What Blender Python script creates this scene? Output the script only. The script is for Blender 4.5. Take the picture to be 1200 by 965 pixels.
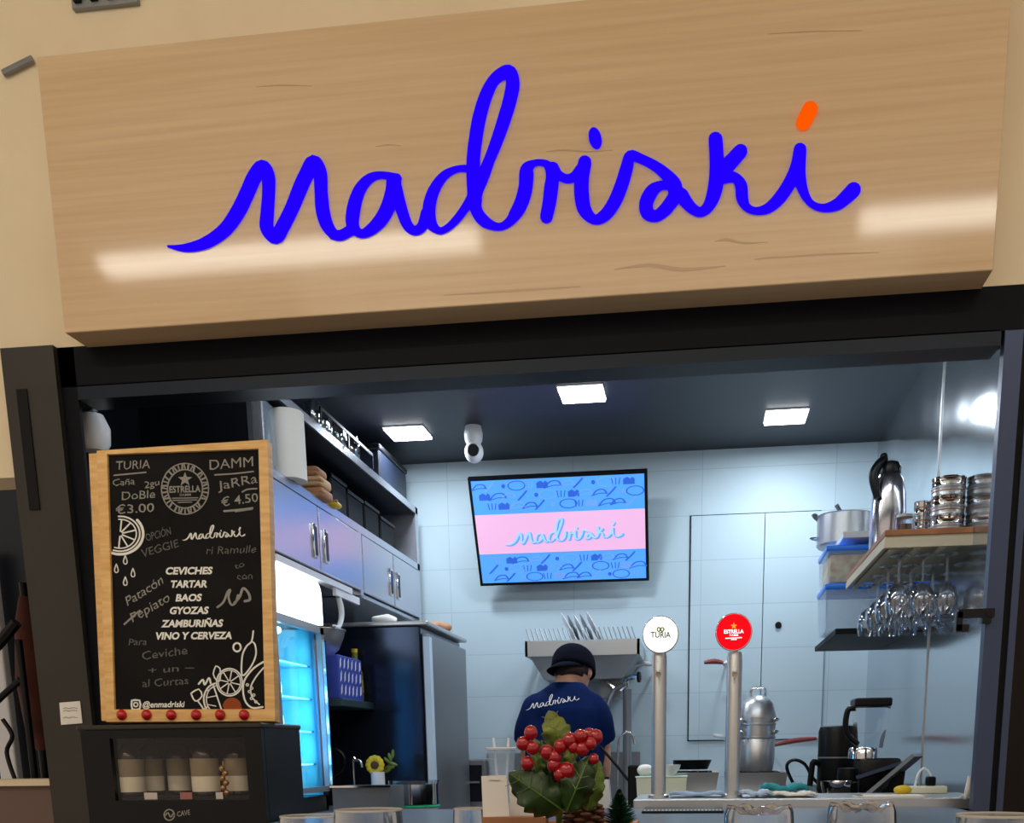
import bpy, bmesh, math, random
from mathutils import Vector, Matrix
from mathutils.bvhtree import BVHTree
R = math.radians
random.seed(7)
for o in list(bpy.data.objects): bpy.data.objects.remove(o)
SC = bpy.context.scene
COL = SC.collection

# ------------------------------------------------------------------ camera
F, XP, YP, HZ = 1200.0, 664.0, 1133.0, 1.2     # focal length and axis in a 1200x965 frame, eye height
def _rot(yaw, p, r):
    cy, sy, cp, sp, cr, sr = math.cos(yaw), math.sin(yaw), math.cos(p), math.sin(p), math.cos(r), math.sin(r)
    B = Matrix(((1,0,0),(0,0,-1),(0,1,0)))
    return Matrix(((cr,-sr,0),(sr,cr,0),(0,0,1))) @ Matrix(((1,0,0),(0,cp,-sp),(0,sp,cp))) @ Matrix(((cy,0,sy),(0,1,0),(-sy,0,cy))) @ B
M = _rot(R(7.33), R(11.87), R(-.70))
cam_d = bpy.data.cameras.new('camera'); cam = bpy.data.objects.new('camera', cam_d); COL.objects.link(cam)
cam_d.sensor_fit = 'HORIZONTAL'; cam_d.sensor_width = 36; cam_d.lens = F/1200*36
cam_d.shift_x = -(XP-600)/1200; cam_d.shift_y = (YP-482.5)/1200; cam_d.clip_start = .02
mw = Matrix((M[0], -M[1], -M[2])).transposed().to_4x4(); mw.translation = (0,0,HZ)
cam.matrix_world = mw
SC.camera = cam
EYE = Vector((0,0,HZ))
def ray(x, y): return M.transposed() @ Vector(((x-XP)/F, (y-YP)/F, 1))
def at(x, y, Y): d = ray(x,y); return EYE + d*(Y/d.y)
def atX(x, y, X): d = ray(x,y); return EYE + d*(X/d.x)
def atZ(x, y, Z): d = ray(x,y); return EYE + d*((Z-HZ)/d.z)
def onplane(x, y, P0, n): d = ray(x,y); return EYE + d*((P0-EYE).dot(n)/d.dot(n))

# ------------------------------------------------------------------ world, exposure
SC.view_settings.view_transform = 'Standard'; SC.view_settings.look = 'None'
SC.view_settings.exposure = 0.0; SC.view_settings.gamma = 1.0; SC.view_settings.use_curve_mapping = False
W = bpy.data.worlds.new('market_hall_light'); SC.world = W; W.use_nodes = True
bg = W.node_tree.nodes['Background']; bg.inputs[0].default_value = (1.0,.85,.71,1); bg.inputs[1].default_value = .56
HALL_LAMP = 21.0       # emission of the hall's tube lamps
KITCHEN_LAMP = 9.5    # watts of each kitchen ceiling panel
def area_light(name, loc, sx, sy, watts, col, rot=(0,0,0), spread=180):
    l = bpy.data.lights.new(name, 'AREA'); l.shape = 'RECTANGLE'; l.size = sx; l.size_y = sy; l.energy = watts; l.color = col; l.spread = R(spread)
    o = bpy.data.objects.new(name, l); COL.objects.link(o); o.location = loc; o.rotation_euler = rot; return o
area_light('hall_fill', (-.6,-1.2,3.7), 3.5, 1.6, 33, (1,.88,.73), (R(35),0,0))  # unseen warm fill lamp added overhead to light the facade

# ------------------------------------------------------------------ materials
def mat(name, col, rough=.5, metal=0, emit=0, ecol=None, trans=0, ior=1.45, coat=0, coatr=.1, spec=.5, alpha=1):
    m = bpy.data.materials.new(name); m.use_nodes = True
    b = m.node_tree.nodes['Principled BSDF']
    b.inputs['Base Color'].default_value = (*col,1); b.inputs['Roughness'].default_value = rough; b.inputs['Metallic'].default_value = metal
    b.inputs['IOR'].default_value = ior; b.inputs['Transmission Weight'].default_value = trans
    b.inputs['Coat Weight'].default_value = coat; b.inputs['Coat Roughness'].default_value = coatr
    b.inputs['Specular IOR Level'].default_value = spec; b.inputs['Alpha'].default_value = alpha
    if emit: b.inputs['Emission Color'].default_value = (*(ecol or col),1); b.inputs['Emission Strength'].default_value = emit
    return m
def _n(m, t, **k):
    n = m.node_tree.nodes.new(t)
    for a,v in k.items():
        if a in n.inputs: n.inputs[a].default_value = v
        else: setattr(n, a, v)
    return n
def noisy(m, c1, c2, scale=5, stretch=(1,1,1), detail=6, lo=.35, hi=.65, bump=0):
    L = m.node_tree.links; b = m.node_tree.nodes['Principled BSDF']
    tc = _n(m,'ShaderNodeTexCoord'); mp = _n(m,'ShaderNodeMapping'); mp.inputs['Scale'].default_value = stretch
    nz = _n(m,'ShaderNodeTexNoise'); nz.inputs['Scale'].default_value = scale; nz.inputs['Detail'].default_value = detail
    cr = _n(m,'ShaderNodeValToRGB'); cr.color_ramp.elements[0].position = lo; cr.color_ramp.elements[1].position = hi
    cr.color_ramp.elements[0].color = (*c1,1); cr.color_ramp.elements[1].color = (*c2,1)
    L.new(tc.outputs['Object'], mp.inputs[0]); L.new(mp.outputs[0], nz.inputs[0]); L.new(nz.outputs[0], cr.inputs[0]); L.new(cr.outputs[0], b.inputs['Base Color'])
    if bump:
        bp = _n(m,'ShaderNodeBump'); bp.inputs['Strength'].default_value = bump; bp.inputs['Distance'].default_value = .01
        L.new(nz.outputs[0], bp.inputs['Height']); L.new(bp.outputs[0], b.inputs['Normal'])
    return m
def srgb(r,g,b):
    f = lambda c: (c/255/12.92) if c/255 <= .04045 else ((c/255+.055)/1.055)**2.4
    return (f(r),f(g),f(b))
def thin_glass(name, tint=(.95,.97,1), rough=.02, base=.06, blend=.45):
    m = bpy.data.materials.new(name); m.use_nodes = True; nt = m.node_tree; nt.nodes.clear()
    out = nt.nodes.new('ShaderNodeOutputMaterial'); mix = nt.nodes.new('ShaderNodeMixShader'); tr = nt.nodes.new('ShaderNodeBsdfTransparent'); gl = nt.nodes.new('ShaderNodeBsdfGlossy')
    fr = nt.nodes.new('ShaderNodeLayerWeight'); fr.inputs[0].default_value = blend
    mu = nt.nodes.new('ShaderNodeMath'); mu.operation = 'MULTIPLY_ADD'; mu.inputs[1].default_value = .85; mu.inputs[2].default_value = base
    tr.inputs[0].default_value = (*tint,1); gl.inputs['Roughness'].default_value = rough
    nt.links.new(fr.outputs['Facing'], mu.inputs[0]); nt.links.new(mu.outputs[0], mix.inputs[0]); nt.links.new(tr.outputs[0], mix.inputs[1]); nt.links.new(gl.outputs[0], mix.inputs[2]); nt.links.new(mix.outputs[0], out.inputs[0])
    return m
K = {}
K['oak'] = noisy(mat('pale oak veneer', (.5,.35,.2), .42, coat=.55, coatr=.07), srgb(204,172,132), srgb(216,187,147), 2.6, (.7,8,30), 8, .3, .7)
K['cream'] = noisy(mat('cream plaster', (.6,.52,.4), .7), srgb(226,210,178), srgb(234,219,190), 3)
K['char'] = noisy(mat('charcoal lacquer', (.02,.02,.02), .45), srgb(42,39,33), srgb(47,44,38), 4)
K['brownblack'] = mat('brown black lacquer', srgb(26,20,16), .6, spec=.2)
K['lintel'] = mat('black lintel paint', srgb(8,11,19), .55, spec=.15)
K['black'] = mat('black metal', srgb(11,12,15), .38, spec=.3)
K['black_m'] = mat('black matte', srgb(9,10,12), .6, spec=.25)
K['track'] = mat('dark grey aluminium', srgb(24,32,44), .4, .3, spec=.3)
K['frame'] = mat('blue grey aluminium', srgb(62,74,102), .4, .4)
K['navyceil'] = mat('midnight ceiling paint', srgb(17,22,36), .5)
K['steel'] = mat('brushed steel', srgb(196,198,200), .34, .8)
K['steel_d'] = mat('darker steel', srgb(138,143,148), .38, .6)
K['steel_s'] = mat('satin cabinet steel', srgb(200,202,212), .27, .8)
K['satin_chrome'] = mat('satin chrome', srgb(222,220,228), .2, 1)
K['chrome'] = mat('chrome', srgb(225,225,228), .08, 1)
K['white'] = mat('white plastic', srgb(232,234,238), .35)
K['paper'] = mat('white paper', srgb(235,232,226), .8)
K['dark_in'] = mat('dark cabinet interior', srgb(20,24,32), .6, spec=.2)  # near black; also stands in for shade inside the wall cabinet
K['navy'] = mat('navy panel', srgb(20,28,44), .4)
K['wood'] = noisy(mat('honey pine', (.5,.3,.1), .5), srgb(238,196,130), srgb(218,170,102), 6, (2,2,14))
K['wood_r'] = noisy(mat('reddish shelf wood', (.4,.2,.1), .5), srgb(180,122,80), srgb(150,98,62), 6, (2,12,2))
K['slate'] = noisy(mat('chalkboard slate', (.02,.02,.02), .8, spec=.2), srgb(15,15,17), srgb(22,22,24), 7)
K['chalk'] = mat('white print', srgb(238,238,232), .8)
K['chalk_d'] = mat('rubbed chalk', srgb(150,148,142), .9)
K['chalk_f'] = mat('faded chalk', srgb(104,104,100), .9)
K['rust'] = mat('orange brown chalk', srgb(150,72,30), .9)
K['red'] = mat('glossy red', srgb(190,16,24), .18, coat=.5)
K['berry'] = mat('glossy berry red', srgb(158,6,26), .12, coat=.6)
K['blue_letter'] = mat('lit blue acrylic', (0,0,.02), .6, emit=1, ecol=(.016,.0,1.0), spec=0)
K['orange_letter'] = mat('lit orange acrylic', (.02,.0,.0), .6, emit=1, ecol=(1,.10,.0), spec=0)
K['tap_white'] = mat('lit white medallion', (.8,.8,.8), .5, emit=.95, ecol=(1,1,.97))
K['tap_red'] = mat('lit red medallion', (.3,.0,.005), .5, emit=.88, ecol=(1,.001,.008), spec=.1)
K['lamp'] = mat('lamp diffuser', (1,1,1), .5, emit=9, ecol=(.93,.96,1))
K['hall_lamp'] = mat('tube lamp diffuser', (1,1,1), .5, emit=HALL_LAMP, ecol=(1,.95,.82))
K['header'] = mat('lit fridge header', (1,1,1), .4, emit=2.6, ecol=(.9,.97,1))
K['cyan'] = mat('light-tinted fridge liner', srgb(96,205,232), .4)  # cyan of the fridge's own light put into the liner colour
K['led'] = mat('fridge tube light', (1,1,1), .4, emit=6, ecol=(.45,.85,1))
K['glass'] = thin_glass('clear glass')
K['glass_d'] = thin_glass('smoked door glass', (.94,.91,.89), .02, .004, .1)
K['pane'] = thin_glass('fridge door pane', (.96,.98,1), .02, .02, .12)
K['rim_highlight'] = mat('glass rim highlight', srgb(226,220,208), .15, alpha=.55)  # pale colour paints the highlight onto the glass rims
K['tumbler'] = mat('tumbler glass', (1,1,1), .02, trans=1, ior=1.45)
K['skin'] = mat('skin', srgb(206,150,124), .55)
K['hair'] = mat('dark brown hair', srgb(44,28,22), .7)
K['shirt'] = noisy(mat('navy cotton', (.01,.02,.05), .9, spec=.1), srgb(8,26,68), srgb(12,32,80), 9)
K['cap'] = mat('navy cap', srgb(4,8,22), .9, spec=.1)
K['pants'] = mat('black trousers', srgb(20,20,24), .85)
K['leaf'] = noisy(mat('holly green', (.02,.08,.02), .4), srgb(24,48,20), srgb(44,72,28), 30)
K['leaf_l'] = noisy(mat('olive leaf', (.1,.15,.03), .45), srgb(120,132,52), srgb(92,112,44), 30)
K['leaf_m'] = noisy(mat('mid green leaf', (.1,.15,.03), .45), srgb(88,118,44), srgb(70,100,36), 30)
K['cone'] = mat('pine cone brown', srgb(92,60,42), .8)
K['fir'] = mat('fir green', srgb(18,72,40), .7)
K['bar'] = mat('blue grey laminate', srgb(88,110,134), .28)
K['floor'] = noisy(mat('beige floor tile',(.5,.45,.4),.5),srgb(190,178,160),srgb(200,188,170),3)
K['mbrown'] = mat('brown plaster', srgb(112,92,84), .8)
K['under'] = mat('pale beech veneer', srgb(206,194,166), .55)
K['blue_lid'] = mat('blue plastic lid', srgb(24,128,250), .3)
K['clearbox'] = mat('translucent plastic', srgb(205,226,246), .3, alpha=.24)
K['teal'] = mat('teal cloth', srgb(40,140,150), .8)
K['yellow'] = mat('yellow', srgb(222,190,40), .6)
K['green'] = mat('mint green plastic', srgb(40,190,140), .4)
K['wine'] = mat('dark bottle glass', srgb(26,14,10), .12, coat=.5)
K['label_w'] = mat('ivory label', srgb(244,244,226), .7)
K['label_g'] = mat('sage label', srgb(150,142,118), .7)
K['redwood'] = mat('dark red cooler lining', srgb(34,6,6), .6, spec=.2)
K['gold'] = mat('gold glitter', srgb(200,160,100), .3, .8)
K['bluebox'] = mat('royal blue card', srgb(50,70,170), .6)
K['brown'] = mat('brown paper', srgb(176,128,92), .8)
K['pasta'] = noisy(mat('pasta mix', (.6,.5,.3), .7), srgb(250,226,150), srgb(214,150,96), 38)
K['ivory'] = mat('ivory plastic', srgb(226,228,206), .45)
K['skin_arm'] = K['skin']

# tiled back wall
def tiles():
    m = mat('white wall tiles', (.6,.7,.8), .5, spec=.3); L = m.node_tree.links; b = m.node_tree.nodes['Principled BSDF']
    tc = _n(m,'ShaderNodeTexCoord'); sp = _n(m,'ShaderNodeSeparateXYZ'); cb = _n(m,'ShaderNodeCombineXYZ')
    br = _n(m,'ShaderNodeTexBrick'); br.offset = 0.0; br.inputs['Scale'].default_value = 1; br.inputs['Brick Width'].default_value = .64; br.inputs['Row Height'].default_value = .212
    br.inputs['Mortar Size'].default_value = .0022; br.inputs['Mortar Smooth'].default_value = .3
    br.inputs['Color1'].default_value = (*srgb(186,205,214),1); br.inputs['Color2'].default_value = (*srgb(182,201,211),1); br.inputs['Mortar'].default_value = (*srgb(166,184,194),1)
    L.new(tc.outputs['Object'], sp.inputs[0]); L.new(sp.outputs[0], cb.inputs[0]); L.new(sp.outputs[2], cb.inputs[1]); L.new(cb.outputs[0], br.inputs[0]); L.new(br.outputs[0], b.inputs['Base Color'])
    return m
K['tile'] = tiles()
def wallsteel():
    m = mat('polished steel sheet', srgb(200,206,212), .13, .95); L = m.node_tree.links; b = m.node_tree.nodes['Principled BSDF']
    tc = _n(m,'ShaderNodeTexCoord'); nz = _n(m,'ShaderNodeTexNoise'); nz.inputs['Scale'].default_value = 2.4; nz.inputs['Detail'].default_value = 1
    bp = _n(m,'ShaderNodeBump'); bp.inputs['Distance'].default_value = .05
    sp = _n(m,'ShaderNodeSeparateXYZ'); mr = _n(m,'ShaderNodeMapRange'); mr.inputs['From Min'].default_value = 1.7; mr.inputs['From Max'].default_value = 2.4; mr.inputs['To Max'].default_value = .3
    L.new(tc.outputs['Object'], sp.inputs[0]); L.new(sp.outputs[2], mr.inputs['Value']); L.new(mr.outputs[0], bp.inputs['Strength'])
    L.new(tc.outputs['Object'], nz.inputs[0]); L.new(nz.outputs[0], bp.inputs['Height']); L.new(bp.outputs[0], b.inputs['Normal'])
    return m
K['wallsteel'] = wallsteel()

# ------------------------------------------------------------------ geometry helpers
class MB:
    def __init__(s): s.bm = bmesh.new(); s.mi = 0
    def _f(s, vs):
        try: f = s.bm.faces.new(vs); f.material_index = s.mi; return f
        except ValueError: return None
    def hexa(s, p):                                   # 8 corners: bottom ring 0-3, top ring 4-7
        v = [s.bm.verts.new(q) for q in p]
        for i in ((3,2,1,0),(4,5,6,7),(0,1,5,4),(1,2,6,5),(2,3,7,6),(3,0,4,7)): s._f([v[j] for j in i])
        return s
    def box(s, a, b):
        x0,x1 = sorted((a[0],b[0])); y0,y1 = sorted((a[1],b[1])); z0,z1 = sorted((a[2],b[2]))
        return s.hexa([(x0,y0,z0),(x1,y0,z0),(x1,y1,z0),(x0,y1,z0),(x0,y0,z1),(x1,y0,z1),(x1,y1,z1),(x0,y1,z1)])
    def rbox(s, a, b, r=.01, seg=2):                  # bevelled box
        n0 = set(s.bm.verts); s.box(a,b); vs = [v for v in s.bm.verts if v not in n0]
        es = {e for v in vs for e in v.link_edges}
        bmesh.ops.bevel(s.bm, geom=list(es), offset=r, segments=seg, affect='EDGES', profile=.5); return s
    def lathe(s, prof, c=(0,0,0), n=24, axis=None, sx=1, sy=1):   # prof: (radius, height)
        c = Vector(c); q = Vector((0,0,1)).rotation_difference(Vector(axis).normalized()) if axis else None
        rings = []
        for r, h in prof:
            ring = []
            for i in range(n):
                a = 2*math.pi*i/n; p = Vector((r*math.cos(a)*sx, r*math.sin(a)*sy, h))
                if q: p = q @ p
                ring.append(s.bm.verts.new(c+p))
            rings.append(ring)
        for a, b in zip(rings, rings[1:]):
            for i in range(n): s._f([a[i], a[(i+1)%n], b[(i+1)%n], b[i]])
        if prof[0][0] > 1e-6: s._f(rings[0][::-1])
        if prof[-1][0] > 1e-6: s._f(rings[-1])
        return s
    def cyl(s, p0, p1, r0, r1=None, n=16): return s.tube([p0,p1], [r0, r1 if r1 is not None else r0], n)
    def tube(s, pts, rad, n=10, smooth=0, cap=True):
        pts = [Vector(p) for p in pts]
        if not hasattr(rad,'__len__'): rad = [rad]*len(pts)
        if smooth: pr = crom([(*p,r) for p,r in zip(pts,rad)], smooth); pts = [Vector(q[:3]) for q in pr]; rad = [q[3] for q in pr]
        rings = []; prev = None
        for i, p in enumerate(pts):
            t = ((pts[min(i+1,len(pts)-1)]-pts[max(i-1,0)])).normalized()
            if prev is None: u = t.orthogonal().normalized()
            else: u = (prev - t*prev.dot(t)); u = u.normalized() if u.length > 1e-6 else t.orthogonal().normalized()
            prev = u; w = t.cross(u)
            rings.append([s.bm.verts.new(p + (u*math.cos(2*math.pi*k/n) + w*math.sin(2*math.pi*k/n))*rad[i]) for k in range(n)])
        for a, b in zip(rings, rings[1:]):
            for i in range(n): s._f([a[i], a[(i+1)%n], b[(i+1)%n], b[i]])
        if cap: s._f(rings[0][::-1]); s._f(rings[-1])
        return s
    def ball(s, c, r, sx=1, sy=1, sz=1, n=16, m=None):
        mt = Matrix.Translation(Vector(c)) @ (m or Matrix.Identity(4)) @ Matrix.Diagonal((r*sx,r*sy,r*sz,1))
        a = set(s.bm.faces); bmesh.ops.create_uvsphere(s.bm, u_segments=n, v_segments=max(6,n*2//3), radius=1, matrix=mt)
        for f in s.bm.faces:
            if f not in a: f.material_index = s.mi
        return s
    def prism(s, poly, ext):                          # planar polygon pushed along ext
        ext = Vector(ext); a = [s.bm.verts.new(p) for p in poly]; b = [s.bm.verts.new(Vector(p)+ext) for p in poly]
        s._f(a); s._f(b[::-1]); n = len(a)
        for i in range(n): s._f([a[i], b[i], b[(i+1)%n], a[(i+1)%n]])
        return s
    def build(s, name, m, parent=None, smooth=False, angle=40):
        bmesh.ops.recalc_face_normals(s.bm, faces=s.bm.faces)
        me = bpy.data.meshes.new(name); s.bm.to_mesh(me); s.bm.free()
        for k in (m if isinstance(m,(list,tuple)) else [m]): me.materials.append(K[k] if isinstance(k,str) else k)
        if smooth:
            for p in me.polygons: p.use_smooth = True
            try: me.set_sharp_from_angle(angle=R(angle))
            except Exception: pass
        o = bpy.data.objects.new(name, me); COL.objects.link(o)
        if parent: put(o, parent)
        return o
def put(o, parent):
    o.parent = parent; o.matrix_parent_inverse = Matrix.Translation(-Vector(parent.location)) if parent.type == 'EMPTY' else Matrix.Identity(4)
def crom(P, n=6):
    P = [tuple(p) for p in P]; Q = [P[0]]+P+[P[-1]]; out = []
    for i in range(1, len(Q)-2):
        p0,p1,p2,p3 = Q[i-1:i+3]
        for k in range(n):
            t = k/n
            out.append(tuple(.5*(2*b+(c-a)*t+(2*a-5*b+4*c-d)*t*t+(3*b-a-3*c+d)*t**3) for a,b,c,d in zip(p0,p1,p2,p3)))
    out.append(P[-1]); return out
def tag(o, label, cat, group=None, kind=None):
    o['label'] = label; o['category'] = cat
    if group: o['group'] = group
    if kind: o['kind'] = kind
    return o
def thing(name, label, cat, loc, group=None):
    o = bpy.data.objects.new(name, None); COL.objects.link(o); o.location = loc; o.empty_display_size = .05
    return tag(o, label, cat, group)
def struct(o, label=None):
    o['kind'] = 'structure'
    if label: o['label'] = label
    return o
def sbox(name, a, b, m, label=None): return struct(MB().box(a,b).build(name, m), label)
def dup(root, dloc, label=None, group=None):
    """copy of a thing with its parts and sub-parts, moved by dloc"""
    c = root.copy(); COL.objects.link(c); c.location = Vector(root.location)+Vector(dloc)
    if label: c['label'] = label
    if group: c['group'] = group
    def kids(src, dst):
        for ch in [x for x in src.children]:
            d = ch.copy(); COL.objects.link(d); d.parent = dst; d.matrix_parent_inverse = ch.matrix_parent_inverse.copy(); kids(ch, d)
    kids(root, c); return c
# flat drawing: strokes (u,v,r) sent through a map f(u,v,height) -> point
def ribbon(mb, path, f, h, n=6, sm=True):
    P = crom(path, n) if sm and len(path) > 2 else [tuple(p) for p in path]
    bm = mb.bm; L = []; Rr = []
    N = len(P)
    for i,(u,v,r) in enumerate(P):
        a = P[max(i-1,0)]; b = P[min(i+1,N-1)]; tx,ty = b[0]-a[0], b[1]-a[1]; l = math.hypot(tx,ty) or 1; tx/=l; ty/=l
        if i == 0: L.append((u,v,r,tx,ty,'s'))
        else: L.append((u,v,r,tx,ty,'m'))
    def vert(u,v,hh): return bm.verts.new(f(u,v,hh))
    left = [(u-ty*r, v+tx*r) for u,v,r,tx,ty,_ in L]; right = [(u+ty*r, v-tx*r) for u,v,r,tx,ty,_ in L]
    def capp(u,v,r,tx,ty,sgn):
        a0 = math.atan2(tx,-ty)
        return [(u+r*math.cos(a0+sgn*math.pi*k/6), v+r*math.sin(a0+sgn*math.pi*k/6)) for k in range(1,6)]
    tops = lambda pts: [vert(x,y,h) for x,y in pts]
    lt, rt = tops(left), tops(right); lb = [vert(x,y,0) for x,y in left]; rb = [vert(x,y,0) for x,y in right]
    for i in range(N-1):
        mb._f([lt[i], lt[i+1], rt[i+1], rt[i]]); mb._f([lt[i], lb[i], lb[i+1], lt[i+1]]); mb._f([rt[i+1], rb[i+1], rb[i], rt[i]])
    for e, sgn in ((0,1),(N-1,-1)):
        u,v,r,tx,ty,_ = L[e]; c = capp(u,v,r,tx,ty,sgn); ct = tops(c); cb = [vert(x,y,0) for x,y in c]
        mb._f([lt[e]]+ct+[rt[e]]); ring_t = [lt[e]]+ct+[rt[e]]; ring_b = [lb[e]]+cb+[rb[e]]
        for a in range(len(ring_t)-1): mb._f([ring_t[a], ring_t[a+1], ring_b[a+1], ring_b[a]])
def blob(mb, pts, f, h):
    t = [mb.bm.verts.new(f(u,v,h)) for u,v in pts]; b = [mb.bm.verts.new(f(u,v,0)) for u,v in pts]
    mb._f(t); n = len(pts)
    for i in range(n): mb._f([t[i], t[(i+1)%n], b[(i+1)%n], b[i]])
def circ(u, v, r, ry=None, n=24, rot=0):
    ry = ry or r; c,s = math.cos(rot), math.sin(rot)
    return [(u+r*math.cos(2*math.pi*k/n)*c-ry*math.sin(2*math.pi*k/n)*s, v+r*math.cos(2*math.pi*k/n)*s+ry*math.sin(2*math.pi*k/n)*c) for k in range(n)]
def loopline(mb, pts, r, f, h): P = [(a,b,r) for a,b in pts]; ribbon(mb, P+[P[0]], f, h, 2)
def line(mb, pts, r, f, h, n=5, sm=True): ribbon(mb, [(a,b,r) for a,b in pts], f, h, n, sm)
def planemap(P0, nrm):                             # photo pixel -> point on that plane, lifted h towards the viewer
    nrm = Vector(nrm).normalized(); P0 = Vector(P0)
    return lambda u,v,h: onplane(u,v,P0,nrm) + nrm*h
_tc = {}
def textmesh(s, bold=0):
    key = (s,bold)
    if key not in _tc:
        c = bpy.data.curves.new('t','FONT'); c.body = s; c.size = 1; c.offset = bold; c.resolution_u = 3
        o = bpy.data.objects.new('t', c); COL.objects.link(o); bpy.context.view_layer.update()
        me = bpy.data.meshes.new_from_object(o.evaluated_get(bpy.context.evaluated_depsgraph_get()))
        vs = [tuple(v.co[:2]) for v in me.vertices]; fs = [tuple(p.vertices) for p in me.polygons]
        bpy.data.objects.remove(o); bpy.data.curves.remove(c); bpy.data.meshes.remove(me); _tc[key] = (vs,fs)
    return _tc[key]
def text(mb, s, p0, p1, cap, f, h, shear=0, bold=0, jit=0):   # from p0 to p1 along the baseline, letters cap pixels high
    vs, fs = textmesh(s, bold); x0 = min(v[0] for v in vs); x1 = max(v[0] for v in vs)
    ux, uy = p1[0]-p0[0], p1[1]-p0[1]; l = math.hypot(ux,uy); ux/=l; uy/=l; vx,vy = uy,-ux
    sc = l/(x1-x0); out = []
    for x,y in vs:
        a = (x-x0)*sc; b = y/.72*cap; a += shear*b; b += jit*math.sin(a*.9)
        out.append(mb.bm.verts.new(f(p0[0]+ux*a+vx*b, p0[1]+uy*a+vy*b, h)))
    for q in fs: mb._f([out[i] for i in q])
# the shop's handwritten name, traced as brush strokes in photo pixels (x, y, half width)
def _s(o, k, pts): return [(o[0]+x/k, o[1]+y/k, r/k) for x,y,r in pts]
A_, B_, C_, D_ = ((190,160),4.615), ((390,60),4.196), ((600,130),5.0), ((740,110),4.286)
LOGO = [
 _s(*A_, [(35,598,4),(130,606,20),(240,578,30),(340,510,35),(410,415,38),(462,310,38),(500,225,38),(545,170,38),(576,220,35),(578,320,33),(571,420,34),(570,500,36),(616,546,37),(655,490,36),(705,390,36),(750,280,38),(785,205,38),(822,146,40),(856,200,36),(862,300,34),(870,400,36),(892,480,34),(930,530,28),(970,540,24),(1020,515,24)]),
 _s(*B_, [(320,628,20),(240,613,16),(180,632,22),(132,690,28),(104,780,32),(100,860,30),(140,900,20),(190,880,26),(240,830,32),(275,765,34),(298,690,36),(302,645,36)]),
 _s(*B_, [(300,640,34),(322,720,30),(345,800,28),(370,860,26),(405,886,21),(440,865,24),(466,800,30)]),
 _s(*B_, [(0,905,22),(45,905,22),(90,880,22)]),
 _s(*B_, [(680,582,18),(615,583,14),(550,615,20),(500,685,26),(476,765,30),(480,840,30),(520,884,17),(560,875,15),(610,830,18),(655,770,20),(700,700,26)]),
 _s(*B_, [(700,740,34),(694,640,34),(692,540,32),(703,440,32),(722,330,32),(755,220,30),(800,140,27),(865,106,33),(886,160,33),(870,250,32),(840,350,31),(802,460,28),(770,540,26),(738,620,30),(700,700,36),(705,780,30),(745,838,28),(805,866,18),(850,857,18),(893,815,26),(927,755,31),(948,680,33),(955,600,33)]),
 _s(*C_, [(10,620,30),(55,540,38),(80,450,39),(88,350,37),(130,312,18),(180,308,17),(215,330,26),(236,390,36),(230,460,40),(218,550,38),(202,625,36)]),
 _s(*C_, [(240,345,40),(275,380,26),(320,402,24),(365,390,26),(400,350,30)]),
 _s(*C_, [(428,306,38),(412,390,40),(408,480,43),(425,580,40),(482,640,27),(545,615,34),(600,540,37),(642,440,38),(672,340,36),(695,268,30),(760,287,26),(840,328,28),(905,380,34),(950,440,44),(958,500,40)]),
 _s(*C_, [(950,440,34),(880,440,25),(825,470,36),(788,540,40),(795,600,40),(845,620,32),(900,580,36),(945,520,38),(970,480,38),(1010,530,34),(1055,578,28),(1105,598,26),(1150,570,28)]),
 _s(*D_, [(255,510,30),(300,570,24),(345,596,22),(385,570,28),(415,500,36),(428,420,38),(428,330,36),(422,232,35)]),
 _s(*D_, [(548,292,34),(495,350,36),(450,400,38)]),
 _s(*D_, [(460,418,36),(520,425,24),(550,465,30),(556,525,30),(578,572,20),(625,592,17),(685,578,24),(742,528,30),(795,450,32),(830,370,33),(846,285,32)]),
 _s(*D_, [(846,285,32),(842,400,32),(862,490,24),(900,553,16),(960,577,18),(1030,560,28),(1085,515,34),(1115,485,36)]),
]
DOT1 = [(600+u/5, 130+v/5) for u,v in circ(488,165,37,62,20,R(-12))]
DOT2 = _s(*D_, [(897,82,38),(862,150,36)])
def logo(mb, f, h, box=None, k=1.0):
    """the name fitted to a box of photo pixels (left, top, right, bottom, rise)"""
    if box is None: g = f; s = 1
    else:
        x0,y0,x1,y1,ry = box; s = (x1-x0)/811.
        g = lambda u,v,hh: f(x0+(u-197)*s, y0+(v-78)*(y1-y0)/219.+ry*(u-197)/811., hh)
    for st in LOGO: ribbon(mb, [(u,v,r*k) for u,v,r in st], g, h, 5 if box is None else 2)
    blob(mb, DOT1, g, h)
    return g

# ================================================================== SETTING
BACK, LWALL, RWALL, CEIL = 5.45, -1.80, .83, 2.63
sbox('floor', (-4,-4,-.06), (3,6,0), 'floor', 'floor of the hall and stall')
sbox('wall_back', (-1.95,BACK,0), (1.0,BACK+.1,2.75), 'tile', 'white tiled back wall of the stall')
sbox('wall_left', (LWALL-.1,2.92,0), (LWALL,BACK,2.75), 'navy')
w = sbox('wall_right', (RWALL,2.92,0), (RWALL+.1,BACK,2.75), 'wallsteel', 'polished steel right wall of the stall')
for Y in (4.05,): sbox('trim_1', (RWALL-.004,Y-.006,1.0), (RWALL,Y+.006,CEIL), 'steel')
sbox('ceiling', (-1.95,2.92,CEIL), (1.0,BACK+.1,CEIL+.1), 'navyceil', 'dark midnight ceiling of the stall')
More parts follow.
